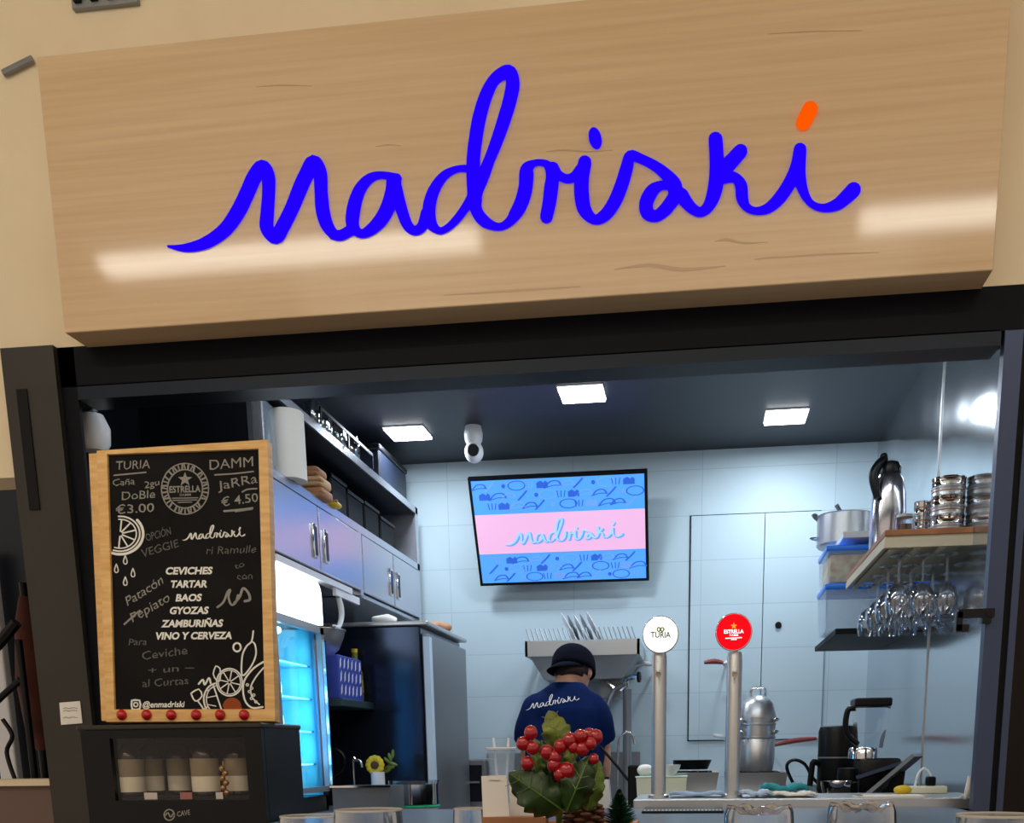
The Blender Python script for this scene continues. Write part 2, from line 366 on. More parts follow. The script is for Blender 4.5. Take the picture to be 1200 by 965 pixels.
# facade around the opening
def facade(name, x0, x1, z0, z1, m, y0=2.8, y1=2.92, label=None): return sbox(name, (x0,y0,z0), (x1,y1,z1), m, label)
facade('wall_front', -2.9, 2.2, 2.262, 4.0, 'cream', 2.80, 2.92, 'cream plaster wall above the stall opening')
MB_ = MB(); MB_.box((-2.9,2.80,1.95),(-1.852,2.92,2.262)); struct(MB_.build('wall_left_front','cream'),'cream plaster wall left of the black pillar')
p = sbox('trim_2', (-1.85,2.78,0), (-1.70,2.84,2.262), 'char', 'charcoal pillar left of the opening')
sl = MB().box((-1.815,2.776,1.86),(-1.785,2.781,2.16)).build('slot','black_m', p)
sbox('trim_3', (-1.70,2.80,0), (-1.655,2.812,2.262), 'lintel', 'black left jamb of the opening')
sbox('trim_4', (-1.70,2.80,2.165), (2.2,2.92,2.262), 'lintel', 'black lintel under the wooden signboard')
sbox('trim_5', (-1.655,2.80,2.134), (.70,2.89,2.168), 'track', 'dark grey sliding window track')
fx = [at(q,870,2.8).x for q in (1145,1165,1173,1181)]
fr = struct(MB().box((fx[0],2.80,0),(fx[1],2.835,2.166)).build('trim_6','frame'), 'blue grey window frame right of the opening')
sbox('trim_7', (fx[1],2.812,0), (fx[2],2.835,2.166), 'black_m')
sbox('trim_8', (fx[2],2.80,0), (fx[3],2.835,2.166), 'frame')
sbox('wall_right_front', (fx[3],2.80,0), (2.2,2.835,2.166), 'brownblack', 'dark brown column at the right edge')
sbox('ceiling_hall', (-4,-4,4.0), (3,2.92,4.1), 'cream')
sbox('trim_12', (LWALL,2.921,0), (LWALL+.012,3.36,CEIL), 'lintel', 'black sheet darkening the left wall behind the chalkboard')  # black sheet added to keep this stretch of wall dark
# dark partition at the near end of the wall cabinet
sbox('trim_9', (LWALL,3.36,0), (-1.425,3.40,CEIL), 'lintel', 'dark panel beside the wall cabinet')
# hatch doors in the back wall
def hatch(name, xa, xb, handle):
    a = at(xa,605,BACK-.012); b = at(xb,866,BACK-.012)
    d = MB().rbox((a.x,BACK-.014,1.247),(b.x,BACK+.002,2.328),.003,1).build(name, 'tile'); struct(d)
    if handle:
        c = at(912,733,BACK-.014); MB().lathe([(0,.012),(.012,.012),(.016,.006),(.016,0)], (c.x,BACK-.014,c.z), 14, (0,-1,0)).build('keyhole','black_m',d)
hatch('door_1', 810, 891, False); hatch('door_2', 895.5, 962, True)
gl = MB().box((at(808.5,605,BACK).x,BACK-.004,1.243),(at(962.6,605,BACK).x,BACK-.0005,2.333)).build('trim_10', 'black_m'); struct(gl)

# ---- hall lamps (they make the streaks on the glossy signboard)
S = 2.70
def mirror_lamp(pa, pb, Y, label):
    pts = []
    for px in (pa,pb):
        P = at(px[0],px[1],S); mc = Vector((0,2*S,HZ)); d = P-mc; t = (Y-mc.y)/d.y; pts.append(mc+d*t)
    a,b = pts; t = thing('tube_lamp', label, 'lamp', ((a.x+b.x)/2, Y, 4.0), 'linear lamps of the hall')
    h = .04
    MB().box((a.x,Y-.05,(a.z+b.z)/2-h),(b.x,Y+.05,(a.z+b.z)/2+h-.02)).build('diffuser','hall_lamp',t)
    MB().box((a.x-.02,Y-.06,(a.z+b.z)/2+h-.02),(b.x+.02,Y+.06,(a.z+b.z)/2+h+.02)).build('housing','white',t)
    for x in (a.x+.2*(b.x-a.x), a.x+.8*(b.x-a.x)): MB().cyl((x,Y,(a.z+b.z)/2+h),(x,Y,4.0),.005).build('hanger','black',t)
mirror_lamp((122,303),(560,286), .05, 'long white tube lamp hanging in the hall, reflected at left of the sign')
mirror_lamp((1010,256),(1300,236), .05, 'long white tube lamp hanging in the hall, reflected at right of the sign')

# ---- signboard
sg = thing('signboard', 'large pale oak signboard with blue handwritten lettering above the stall', 'sign', (-.48,2.75,2.257))
MB().rbox((-1.615,S,2.257),(.648,2.799,2.862),.002,1).build('panel','oak',sg)
fs = planemap((0,S,2.5),(0,-1,0))
mb = MB(); logo(mb, fs, .006); mb.build('lettering','blue_letter',sg)
mb = MB(); ribbon(mb, DOT2, fs, .007); mb.build('orange_dot','orange_letter',sg)['label'] = 'orange dot of the last letter'
mb = MB()
for p_ in ([(838,283,.4),(852,281,1.6),(872,285,1.2),(900,284,.4)],[(884,304,.4),(905,302,1.0),(925,301,.8),(970,298,1.0),(1030,296,.3)],[(720,316,.4),(760,311,2.0),(800,316,2.2),(850,312,.5)],[(640,178,.3),(660,176,.9),(690,178,.8),(718,176,.3)],[(900,40,.3),(950,37,.8),(1010,36,.3)],[(300,102,.3),(330,100,.8),(365,101,.3)],[(440,172,.3),(455,170,.9),(470,171,.3)],[(520,346,.4),(600,341,1.4),(680,336,.5)]): ribbon(mb,p_,fs,.0006,4)
mb.build('grain_marks',mat('oak grain',srgb(186,154,118),.42,coat=.55,coatr=.07),sg)
# small things on the wall above
mb = MB(); a = at(4,86,2.79); b = at(38,69,2.79); mb.tube([a,(a+b)/2,b],.008); tag(mb.build('cable','steel_d'),'short dark cable on the cream wall at the upper left','cable')
t = thing('air_vent','grey slotted vent on the wall at the top left corner','vent', at(122,0,2.82))
a = at(86,12,2.79); b = at(160,-20,2.79); MB().box((a.x,2.785,a.z),(b.x,2.80,b.z)).build('frame','steel_d',t)
for k in range(4):
    x = a.x+(b.x-a.x)*(k+.5)/4; MB().box((x-.012,2.776,a.z+.01),(x+.006,2.786,b.z-.01)).build('slat','black_m',t)

# ---- view past the pillar, left edge
sbox('wall_neighbour', (-4,4.6,0), (-1.92,4.7,3), 'navy', 'dark navy wall of the next stall')
t = thing('low_wall','brown plastered low wall with a cream ledge at the left edge','wall',(-2.4,3.3,0))
zt = at(40,914,3.2).z
MB().box((-3.0,3.2,0),(-1.86,3.34,zt-.02)).build('body','mbrown',t); MB().box((-3.0,3.18,zt-.02),(-1.86,3.36,zt)).build('ledge','cream',t)
t = thing('parasol','folded reddish brown parasol behind the low wall at left','parasol',(at(38,780,3.8).x,3.8,0))
c = at(38,780,3.8); MB().lathe([(.02,c.z-.32),(.05,c.z-.25),(.065,c.z-.05),(.045,c.z+.15),(.02,c.z+.25)],(c.x,3.8,0),10).build('canopy',noisy(mat('rust fabric',(.2,.08,.05),.9),srgb(96,50,38),srgb(70,36,30),8),t,True)
MB().cyl((c.x,3.8,0),(c.x,3.8,c.z+.3),.015).build('pole','black',t)
t = thing('iron_chair','black wrought iron chair back at the left edge','chair',(at(6,850,3.6).x,3.6,0))
c = at(4,850,3.6)
MB().tube([(c.x-.1,3.6,c.z+.2),(c.x+.0,3.6,c.z+.27),(c.x+.10,3.6,c.z+.36)],.02,8,4).build('top_rail','black',t)
MB().tube([(c.x-.1,3.6,c.z+.0),(c.x-.02,3.6,c.z+.08),(c.x+.09,3.6,c.z+.16)],.012,8,4).build('rail','black',t)
MB().tube([(c.x+.0,3.6,c.z+.02),(c.x+.03,3.6,c.z-.04),(c.x,3.6,c.z-.1),(c.x+.02,3.6,c.z-.2)],.008,8,5).build('scroll','black',t)
for dx in (-.1,.1): MB().cyl((c.x+dx,3.6,0),(c.x+dx,3.6,c.z+.3),.013).build('leg','black',t)
t = MB().rbox((at(-14,800,4.5).x,4.50,.0),(at(7,800,4.5).x,4.55,at(4,640,4.5).z),.01).build('glow_panel','white'); tag(t,'pale panel standing for a white glow at the far left edge','panel')  # white panel put in for a glow at the left edge
t = thing('wall_sticker','small white printed sticker on the charcoal pillar','sticker', at(83,836,2.77))
fsk = planemap((0,2.779,1),(0,-1,0)); mb = MB(); blob(mb,[(70,824),(94,822),(97,848),(72,850)],fsk,.002); mb.build('sheet','paper',t)
mb = MB()
for y in (831,834,842): line(mb,[(75,y),(78,y-1.2),(81,y),(85,y-1.2),(91,y-.5)],.4,fsk,.0028)
mb.build('print','chalk_d',t)

# ================================================================== FRONT: wine cooler and chalkboard
c0, c1, cz = at(93,850,2.45), at(305,850,2.45), at(200,849,2.45).z
CX0, CX1, CY0, CY1 = c0.x, c1.x, 2.45, 2.70
t = thing('wine_cooler','black glass fronted wine cooler under the chalkboard','wine cooler',((CX0+CX1)/2,2.57,0))
b0, b1 = at(128,866,CY0), at(292,938,CY0)           # window opening
mb = MB(); zl, zh = b1.z, b0.z
mb.box((CX0,CY0+.02,0),(b0.x,CY1,cz-.012)).box((b1.x,CY0+.02,0),(CX1,CY1,cz-.012)).box((b0.x,CY0+.02,0),(b1.x,CY1,zl)).box((b0.x,CY0+.02,zh),(b1.x,CY1,cz-.012)).box((b0.x,CY1-.01,zl),(b1.x,CY1,zh))
mb.build('body','black',t)
MB().rbox((CX0-.008,CY0-.004,cz-.012),(CX1+.004,CY1+.004,cz),.003,1).build('top_panel','char',t)
MB().box((CX0+.004,CY0+.008,.05),(CX1-.004,CY0+.016,cz-.016)).build('door_glass','glass_d',t)
mb = MB(); mb.box((CX0,CY0,.03),(b0.x,CY0+.018,cz-.013)).box((b1.x,CY0,.03),(CX1,CY0+.018,cz-.013)).box((b0.x,CY0,.03),(b1.x,CY0+.018,zl)).box((b0.x,CY0,zh),(b1.x,CY0+.018,cz-.013))
dr = mb.build('door','black',t)
fm = planemap((0,CY0,1),(0,-1,0)); mb = MB(); loopline(mb,circ(198.5,955.5,6,6.3,20),.7,fm,.001); line(mb,[(194,956),(197,953),(200,958),(203,954)],.7,fm,.001); text(mb,'CAVE',(208,957.5),(223,955),6,fm,.001,.1,.01)
mb.build('logo','chalk_d',dr)
MB().box((b0.x,CY1-.03,zl),(b1.x,CY1-.012,zh)).build('lining','redwood',t)
MB().box((b0.x+.003,CY0+.03,zl),(b1.x-.003,CY1-.03,zl+.008)).build('shelf','dark_in',t)
MB().box((b0.x+.02,CY0+.0185,zh+.004),(b1.x-.02,CY0+.03,zh+.012)).build('added_light_strip',mat('added cooler light',(1,1,1),.4,emit=4,ecol=(1,.86,.62)),t)  # unseen strip added behind the top lip to light the bottles
area_light('cooler_fill',((b0.x+b1.x)/2,CY0+.03,zh+.002),b1.x-b0.x-.04,.012,3.6,(1,.9,.7),(R(12),0,0))  # fill lamp added so the bottle labels show
fw = planemap((0,CY0-.0,1),(0,-1,0)); mb = MB()
for x0,x1,mm in ((169,184,0),(253,261,0)): mb.box((at(x0,930,CY0+.02).x,CY0+.019,zl+.002),(at(x1,930,CY0+.02).x,CY0+.021,zl+.019))
mb.build('price_tag','paper',t); mb = MB(); mb.box((at(211,930,CY0+.02).x,CY0+.019,zl+.002),(at(225,930,CY0+.02).x,CY0+.021,zl+.019)); mb.build('pink_tag',mat('pink tag',srgb(190,120,120),.7),t)
def wine(px, Y, label, wl=1.0):
    x = at(px,900,Y).x; r = .034*wl; z = zl+.008
    o = thing('wine_bottle',label,'bottle',(x,Y,z),'wine bottles in the cooler')
    top = zh-z-.01
    MB().lathe([(r*.8,0),(r,.006),(r,.10),(r*.85,.115),(r*.42,.128),(r*.40,top-.004),(0,top-.003)],(x,Y,z),20).build('bottle_body','wine',o,True)
    MB().lathe([(r*1.015,.012),(r*1.015,.050)],(x,Y,z),24).build('label','label_w',o,True)
    MB().lathe([(r*1.02,.050),(r*1.02,.094)],(x,Y,z),24).build('upper_label','label_g',o,True)
for px,Y,l,wl in ((152,2.51,'wine bottle with a broad ivory label, leftmost in the cooler',1),(177,2.585,'wine bottle set back, second from left in the cooler',.9),(210,2.60,'wine bottle set back in the middle of the cooler',.9),(240,2.51,'wine bottle with a broad ivory label right of the middle of the cooler',1),(278,2.54,'wine bottle at the right end of the cooler window',.95)): wine(px,Y,l,wl)
x = at(262,900,2.485).x; mb = MB()
for k in range(6): mb.ball((x+.004*(-1)**k,2.484,zl+.017+k*.012),.008,n=8)
mb.cyl((x,2.484,zl+.008),(x,2.484,zl+.095),.002); tag(mb.build('glitter_ornament','gold',None,True),'gold glittering ornament between the two rightmost wine bottles','ornament')

# chalkboard
BL, BR, TL, TR = at(126,846,2.52), at(324,845,2.52), at(115.5,530,2.60), at(315,517,2.60)
nb = (BR-BL).cross(TL-BL).normalized(); nb = nb if nb.y < 0 else -nb
fb = planemap(BL, nb)
bd = thing('chalkboard','pine framed black chalkboard menu standing on the wine cooler','chalkboard',((BL.x+BR.x)/2,2.53,cz))
outer = [(115.5,530),(315,517),(324,846),(126.5,847)]; inner = [(127.5,534),(304.5,527.5),(312,832),(136,832.5)]
def slab(poly, h0, h1): 
    m_ = MB(); b_ = [fb(u,v,h0) for u,v in poly]; m_.prism(b_, nb*(h1-h0)); return m_
slab(inner,-.012,0).build('slate','slate',bd)
mb = MB()
for i in range(4):
    j = (i+1)%4; q = [outer[i],outer[j],inner[j],inner[i]]; mb.prism([fb(u,v,-.02) for u,v in q], nb*.028)
mb.build('frame','wood',bd)
fbk = planemap(BL-nb*.05, nb); mb = MB(); mb.prism([fbk(u,v,0) for u,v in ((104,532),(150,529),(150,846),(119,845))], -nb*.02); mb.build('rear_leaf','wood',bd)
for k in range(6):
    x = 80+(175,253,330,408,483,558)[k]/2.68
    MB().ball(fb(x,839,.010),.0135,n=12).build('red_knob','red',bd,True)
fh = lambda u,v,h: fb(u,v,h)
H = .0012
for s,x0,y0,x1,y1 in (('CEVICHES',193.8,673.5,248.6,673),('TARTAR',199.4,689,243,688.6),('BAOS',206,705,236,704.6),('GYOZAS',198.6,720,244,719.6),('ZAMBURIÑAS',189,735.4,261,734.6),('VINO Y CERVEZA',181.5,749.8,272,749)):
    mb = MB(); text(mb,s,(x0,y0),(x1,y1),8.2,fb,H,.18,.04); mb.build('menu_line','chalk',bd)
mb = MB(); text(mb,'@enmadriski',(167,829.6),(216,829),7,fb,H,.15,.02); mb.build('account_name','chalk',bd)
mb = MB(); logo(mb,fb,H,(213.6,616,287.5,634,-1),1.15); ribbon(mb,[(281.5,619,.9),(280.5,621.5,.9)],fb,H); mb.build('printed_logo','chalk',bd)
mb = MB()
loopline(mb,[(154.6,821.5),(163.6,821.3),(164,831),(155,831.2)],1.0,fb,H); loopline(mb,circ(159.3,826.2,2.4,2.4,12),.8,fb,H); mb.build('camera_icon','chalk',bd)
mb = MB(); text(mb,'TURIA',(136,551),(176,549),10,fb,H,.1,0,.4); mb.build('chalk_word','chalk_d',bd)
mb = MB(); line(mb,[(134,557.5),(150,556),(171,554)],.8,fb,H); mb.build('chalk_stroke','chalk_d',bd)
mb = MB(); text(mb,'Caña',(132,570),(158,568),8,fb,H,.2,0,.6); mb.build('chalk_word','chalk_d',bd)
mb = MB(); text(mb,'2gu',(170,573),(187,569),8,fb,H,.2,0,.6); mb.build('chalk_word','chalk_d',bd)
mb = MB(); text(mb,'DoBle',(143,586.5),(182,584),10,fb,H,.1,0,.4); mb.build('chalk_word','chalk_d',bd)
mb = MB(); text(mb,'€3.00',(136,603),(181,600),10.5,fb,H,.05,.005,.3); mb.build('chalk_word','chalk_d',bd)
mb = MB(); text(mb,'DAMM',(246,551),(297,547),12,fb,H,.05,0,.4); mb.build('chalk_word','chalk_d',bd)
mb = MB(); line(mb,[(252,557),(275,555.5),(297,553)],.8,fb,H); mb.build('chalk_stroke','chalk_d',bd)
mb = MB(); text(mb,'JaRRa',(256,575),(302,566),11,fb,H,.1,0,.5); mb.build('chalk_word','chalk_d',bd)
mb = MB(); line(mb,[(284,577),(290,574),(301,573)],.8,fb,H); mb.build('chalk_stroke','chalk_d',bd)
mb = MB(); text(mb,'€ 4.50',(260,594),(303,588),10.5,fb,H,.05,.005,.3); mb.build('chalk_word','chalk_d',bd)
mb = MB(); line(mb,[(263,599.5),(280,598),(296,596)],1.2,fb,H); mb.build('chalk_stroke','chalk_d',bd)
mb = MB(); line(mb,[(276,600),(296,597)],.8,fb,H); mb.build('chalk_stroke','chalk_d',bd)
mb = MB(); text(mb,'Patacón',(150,711),(192,684),11,fb,H,.3,0,.5); mb.build('chalk_word','chalk_d',bd)
mb = MB(); text(mb,'Pepiato',(156,730),(200,704),11,fb,H,.2,0,.5); mb.build('chalk_word','chalk_d',bd)
mb = MB(); line(mb,[(146,732),(157,722),(164,716)],1.0,fb,H); mb.build('chalk_stroke','chalk_d',bd)
mb = MB(); line(mb,[(255,712),(262,706),(267,694),(270,692),(268,700),(271,709),(276,707),(279,698)],1.2,fb,H); mb.build('chalk_stroke','chalk_d',bd)
mb = MB(); line(mb,[(275,707),(281,700),(285,690),(291,695),(293,703),(287,705)],1.4,fb,H); mb.build('chalk_stroke','chalk_d',bd)
mb = MB(); text(mb,'OPCIÓN',(172,635),(201,627),9,fb,H,.1,0,.5); mb.build('faded_word','chalk_f',bd)
mb = MB(); text(mb,'VEGGIE',(167,654),(210,641),9.5,fb,H,.1,0,.5); mb.build('faded_word','chalk_f',bd)
mb = MB(); text(mb,'ri Ramulle',(242,650),(300,648),9,fb,H,.2,0,.6); mb.build('faded_word','chalk_f',bd)
mb = MB(); text(mb,'to',(276,668),(287,664),7,fb,H,.1,0,.4); mb.build('faded_word','chalk_f',bd)
mb = MB(); text(mb,'con',(278,680),(296,679),8,fb,H,.1,0,.8); mb.build('faded_word','chalk_f',bd)
mb = MB(); text(mb,'Para',(151,757),(172,756),8,fb,H,.2,0,.5); mb.build('faded_word','chalk_f',bd)
mb = MB(); text(mb,'Ceviche',(167,774),(220,767),10,fb,H,.1,0,.5); mb.build('faded_word','chalk_f',bd)
mb = MB(); text(mb,'+ un ~',(174,790),(228,786),8,fb,H,.1,0,.4); mb.build('faded_word','chalk_f',bd)
mb = MB(); text(mb,'al Curtas',(167,806),(221,802),9,fb,H,.1,0,.5); mb.build('faded_word','chalk_f',bd)
# round emblem
mb = MB(); ex, ey = 217,573.3
loopline(mb,circ(ex,ey,27.6,29.8,36),.6,fb,H); loopline(mb,circ(ex,ey,20.5,22.5,36),.7,fb,H)
for k in range(40):
    a = 2*math.pi*k/40
    if k%10 in (4,): continue
    line(mb,[(ex+21.9*math.cos(a),ey+23.9*math.sin(a)),(ex+26.2*math.cos(a+.04*(k%3-1)),ey+28.3*math.sin(a+.04*(k%3-1)))],.75+.25*(k%2),fb,H,1,False)
blob(mb,[(ex+(8.6 if k%2==0 else 3.5)*math.sin(math.pi*k/5), ey-11-(8.6 if k%2==0 else 3.5)*math.cos(math.pi*k/5)) for k in range(10)],fb,H)
text(mb,'ESTRELLA',(ex-18,ey+4.6),(ex+18.5,ey+3.6),7.6,fb,H*1.5,0,.03); text(mb,'DAMM',(ex-6,ey+8.6),(ex+7,ey+8.3),3,fb,H,0,.01)
for y,wd in ((11,15),(13.5,14),(16,8)): line(mb,[(ex-wd,ey+y),(ex+wd,ey+y-.5)],.5,fb,H,1,False)
mb.build('emblem','chalk_d',bd)
# citrus slice, drops, fruit drawings
mb = MB(); ox, oy = 141,626
def arc(cx,cy,rx,ry,a0,a1,n=14): return [(cx+rx*math.cos(R(a0+(a1-a0)*k/n)),cy+ry*math.sin(R(a0+(a1-a0)*k/n))) for k in range(n+1)]
line(mb,arc(ox,oy,27,24,-42,112),1.5,fb,H,2); line(mb,arc(ox,oy,23,20.5,-95,110),.9,fb,H,2); line(mb,arc(ox,oy,19,17,-95,110),.7,fb,H,2)
for a in (-85,-50,-15,25,62,95): line(mb,[(ox+3*math.cos(R(a)),oy+3*math.sin(R(a))),(ox+18*math.cos(R(a)),oy+16*math.sin(R(a)))],.8,fb,H,1,False)
for x,y in ((147,657),(156,672),(147,682),(136.5,667)): loopline(mb,[(x,y-5.5),(x+2.2,y+1),(x+1.4,y+4),(x-1,y+4.2),(x-2.2,y+1)],.6,fb,H)
mb.build('citrus_drawing','chalk',bd); mb = MB()
sx_, sy_ = 269,800
loopline(mb,circ(sx_,sy_,15,16,22),.8,fb,H); loopline(mb,circ(sx_,sy_,13,14,22),.5,fb,H)
for a in range(0,360,45): line(mb,[(sx_+2*math.cos(R(a+12)),sy_+2*math.sin(R(a+12))),(sx_+12.5*math.cos(R(a+12)),sy_+13.5*math.sin(R(a+12)))],.6,fb,H,1,False)
line(mb,arc(255,820,16,19,70,260),.9,fb,H,2); line(mb,arc(255,820,13,16,75,255),.6,fb,H,2); line(mb,[(250,803),(261,836)],.8,fb,H,1,False)
for y in (810,818,826): line(mb,[(243,y),(253,y-2+(y-818)*.5)],.5,fb,H,1,False)
loopline(mb,[(224,813),(233,808),(237,816),(231,822),(227,820)],.8,fb,H); line(mb,[(232,822),(238,831),(235,834),(243,829)],.8,fb,H)
loopline(mb,[(253,781),(258,784),(258,798),(254,798),(250,790)],.7,fb,H); line(mb,[(233,802),(238,797),(240,803),(245,795),(247,801)],1.0,fb,H)
line(mb,[(297,740),(295,752),(289,758),(284,770),(284,792),(294,782),(300,768),(299,756),(295,752)],.9,fb,H); loopline(mb,circ(278,759,4.5,5,8),1.0,fb,H)
line(mb,[(309,776),(297,784),(287,797),(285,810),(288,823),(296,830),(308,829)],1.0,fb,H); line(mb,[(309,783),(300,794),(294,806),(296,818),(304,826)],.8,fb,H)
for k in range(6): loopline(mb,circ(290+k*1.2+4*(k%2),803+k*4,1.4,1.4,8),.5,fb,H)
mb.build('fruit_drawing','chalk',bd)
mb = MB(); blob(mb,[(263,832)]+arc(272,829,11,11,190,360)+[(284,832)],fb,H*.7); mb.build('orange_drawing','rust',bd)
# white rounded object glimpsed behind, unidentified, drawn as a lamp shade
c = at(110,507,2.95); LY = 2.95; t = thing('white_object','white rounded object glimpsed behind the top left corner of the chalkboard','lamp',(c.x,LY,c.z))
MB().lathe([(.012,.05),(.03,.045),(.045,.01),(.042,-.03),(.03,-.05)],(c.x,LY,c.z),20).build('shade','white',t,True)
MB().tube([(c.x,LY,c.z+.05),(c.x-.01,LY+.03,c.z+.07),(LWALL+.005,LY+.08,c.z+.08)],.008,8,4).build('bracket','steel_d',t)

# ================================================================== BAR AND SERVICE COUNTER
zs = at(815,937,2.96).z; zb = zs-.024
t = thing('bar_counter','blue grey topped bar counter across the front of the stall','counter',(-.15,2.5,0))
MB().rbox((CX1+.03,2.16,zb-.035),(.69,2.955,zb),.004,1).build('worktop','bar',t); MB().box((CX1+.06,2.30,0),(.66,2.85,zb-.035)).build('front_panel','black',t)
t = thing('service_counter','steel topped service counter under the beer taps','counter',(.1,3.1,0))
xa = at(742,940,2.96).x
MB().rbox((xa,2.957,zs-.032),(.79,3.30,zs),.003,1).build('worktop','steel',t); MB().box((xa+.03,2.99,0),(.78,3.28,zs-.032)).build('cabinet','black',t)
t = thing('drip_tray','black drip tray with white perforated edge on the bar below the taps','tray',(at(800,953,2.8).x,2.8,zb))
a, b = at(752,956,2.72), at(848,956,2.72); MB().rbox((a.x,2.70,zb),(b.x,2.90,zb+.006),.002,1).build('tray','black',t)
mb = MB()
for k in range(22):
    x = a.x+.008+(b.x-a.x-.016)*k/21; mb.box((x-.0024,2.71,zb+.006),(x+.0024,2.735,zb+.0075))
mb.build('perforation','paper',t)
# beer taps
def tap(px, cy, label, dm):
    Y = 3.06; b = at(px-1.5,935,Y); c = at(px+1,cy,Y-.035); top = at(px,765,Y).z
    o = thing('beer_tap',label,'beer tap',(b.x,Y,zs),None)
    MB().lathe([(.030,0),(.030,.008),(.0215,.012),(.0215,top-zs-.012),(.019,top-zs-.004),(.019,top-zs)],(b.x,Y,zs),28).build('column','steel',o,True)
    MB().cyl((b.x,Y,top-.004),(b.x,Y,c.z-.03),.009).build('neck','chrome',o)
    dk = MB().lathe([(.046,-.012),(.049,-.009),(.049,.004),(.047,.006),(0,.006)],(c.x,Y-.03,c.z),40,(0,-1,0)).build('medallion',dm,o,True)
    MB().lathe([(.049,-.013),(.051,-.010),(.051,.002),(.0495,.0045)],(c.x,Y-.03,c.z),40,(0,-1,0)).build('rim','chrome',dk,True)
    f2 = planemap((0,Y-.0365,c.z),(0,-1,0))
    MB().cyl((b.x,Y-.015,top-.055),(b.x,Y-.06,top-.065),.008).build('spout','chrome',o)
    return dk, f2, px+1, cy
dk,f2,x,y = tap(773,744,'beer tap with a glowing white round medallion','tap_white')
mb = MB(); text(mb,'TURIA',(x-11.5,y+3.6),(x+12,y+3.6),7,f2,.0006,0,.017); mb.build('lettering',mat('olive print',srgb(70,84,40),.7,spec=0),dk)
mb = MB(); loopline(mb,circ(x-2,y-6,1.8,2.2,10),.8,f2,.0006); loopline(mb,circ(x+2.2,y-6,1.8,2.2,10),.8,f2,.0006); mb.build('crest',mat('green print',srgb(150,180,110),.6),dk)
dk,f2,x,y = tap(859,741,'beer tap with a glowing red round medallion','tap_red')
K['w_emit'] = mat('lit white print',(.9,.9,.9),.4,emit=1.0,ecol=(1,.9,.92))
mb = MB(); text(mb,'ESTRELLA',(x-11.5,y+1.8),(x+11.5,y+1.2),4.4,f2,.0004,0,.03); text(mb,'DAMM',(x-5,y+4.8),(x+5,y+4.6),2.2,f2,.0004,0,.02); line(mb,[(x-9.5,y+7.5),(x+9,y+6.6)],.6,f2,.0004,1,False); line(mb,[(x-3,y+9),(x+3,y+8.8)],.5,f2,.0004,1,False); mb.build('lettering','w_emit',dk)
mb = MB(); blob(mb,[(x+(4.2 if k%2==0 else 1.8)*math.sin(math.pi*k/5), y-7-(4.4 if k%2==0 else 1.8)*math.cos(math.pi*k/5)) for k in range(10)],f2,.0004); mb.build('star',mat('gold print',(.8,.3,.02),.5,emit=.8,ecol=(1,.32,.02)),dk)

# ================================================================== KITCHEN: ceiling
def panel_light(px, py, label):
    c = atZ(px,py,CEIL); o = thing('ceiling_light',label,'ceiling light',(c.x,c.y,CEIL),None); h = .088
    MB().rbox((c.x-h-.006,c.y-h-.006,CEIL-.006),(c.x+h+.006,c.y+h+.006,CEIL),.002,1).build('frame','white',o)
    MB().box((c.x-h,c.y-h,CEIL-.014),(c.x+h,c.y+h,CEIL-.0055)).build('diffuser','lamp',o)
    area_light('ceiling_light_glow',(c.x,c.y,CEIL-.018),.17,.17,KITCHEN_LAMP,(.80,.90,1.0))
    return c
for q in ((478,506,'square white ceiling light at the left, nearest the wall cabinet'),(682,459.5,'square white ceiling light in the middle, nearest the opening'),(921,486.5,'square white ceiling light at the right')): panel_light(*q)
Yc = 4.9; c = at(555,516,Yc); t = thing('security_camera','small white security camera hanging from the dark ceiling','camera',(c.x,Yc,CEIL))
MB().lathe([(.036,CEIL),(.042,CEIL-.03),(.04,c.z-.0),(.025,c.z-.032)],(c.x,Yc,0),20).build('base','white',t,True)
c2 = at(555.5,530,Yc); MB().ball(c2,.043,1,1,1.08,20).build('ball_housing','white',t,True)
MB().lathe([(0,.006),(.022,.006),(.026,0),(.026,-.01)],(c2.x+.004,Yc-.041,c2.z-.002),20,(.05,-1,-.1)).build('lens','black',t,True)

# ---- strip lamp on the ceiling just behind the lintel
t = thing('strip_lamp','slim white strip lamp on the stall ceiling just behind the lintel, above the bar','lamp',(-.45,3.06,CEIL))
MB().rbox((-1.36,3.03,CEIL-.03),(.70,3.09,CEIL),.004,1).build('housing','white',t); MB().box((-1.35,3.036,CEIL-.036),(.69,3.084,CEIL-.0295)).build('diffuser',mat('strip diffuser',(1,1,1),.5,emit=7,ecol=(.92,.97,1)),t)
area_light('strip_lamp_glow',(-.33,3.06,CEIL-.04),2.0,.04,9.5,(.84,.93,1.0),(R(30),0,0))

# ---- television
TLc, TRc, BLc, BRc = at(550,556,5.12), at(760,554,5.12), at(561,687,5.36), at(759,683,5.36)
ctr = (TLc+TRc+BLc+BRc)/4; ux = Vector((1,0,0)); up = ((TLc+TRc)/2-(BLc+BRc)/2); up.x = 0; up.normalize(); nt_ = up.cross(ux).normalized(); nt_ = nt_ if nt_.y < 0 else -nt_
wt = ((TRc-TLc).length+(BRc-BLc).length)/2; ht = ((TLc-BLc).length*.97+(TRc-BRc).length)/2
tv = thing('television','wall television showing a blue and pink screen with the shop name','television',ctr)
rect = lambda hw,hh: [ctr-ux*hw-up*hh, ctr+ux*hw-up*hh, ctr+ux*hw+up*hh, ctr-ux*hw+up*hh]
MB().prism([q-nt_*.03 for q in rect(wt/2,ht/2)], nt_*.03).build('bezel','black',tv)
sw, sh = wt/2-.014, ht/2-.014
K['tv_blue'] = mat('screen blue',(.02,.1,.3),.3,emit=1,ecol=srgb(84,160,250)); K['tv_pink'] = mat('screen pink',(.3,.2,.25),.3,emit=1,ecol=srgb(226,170,216))
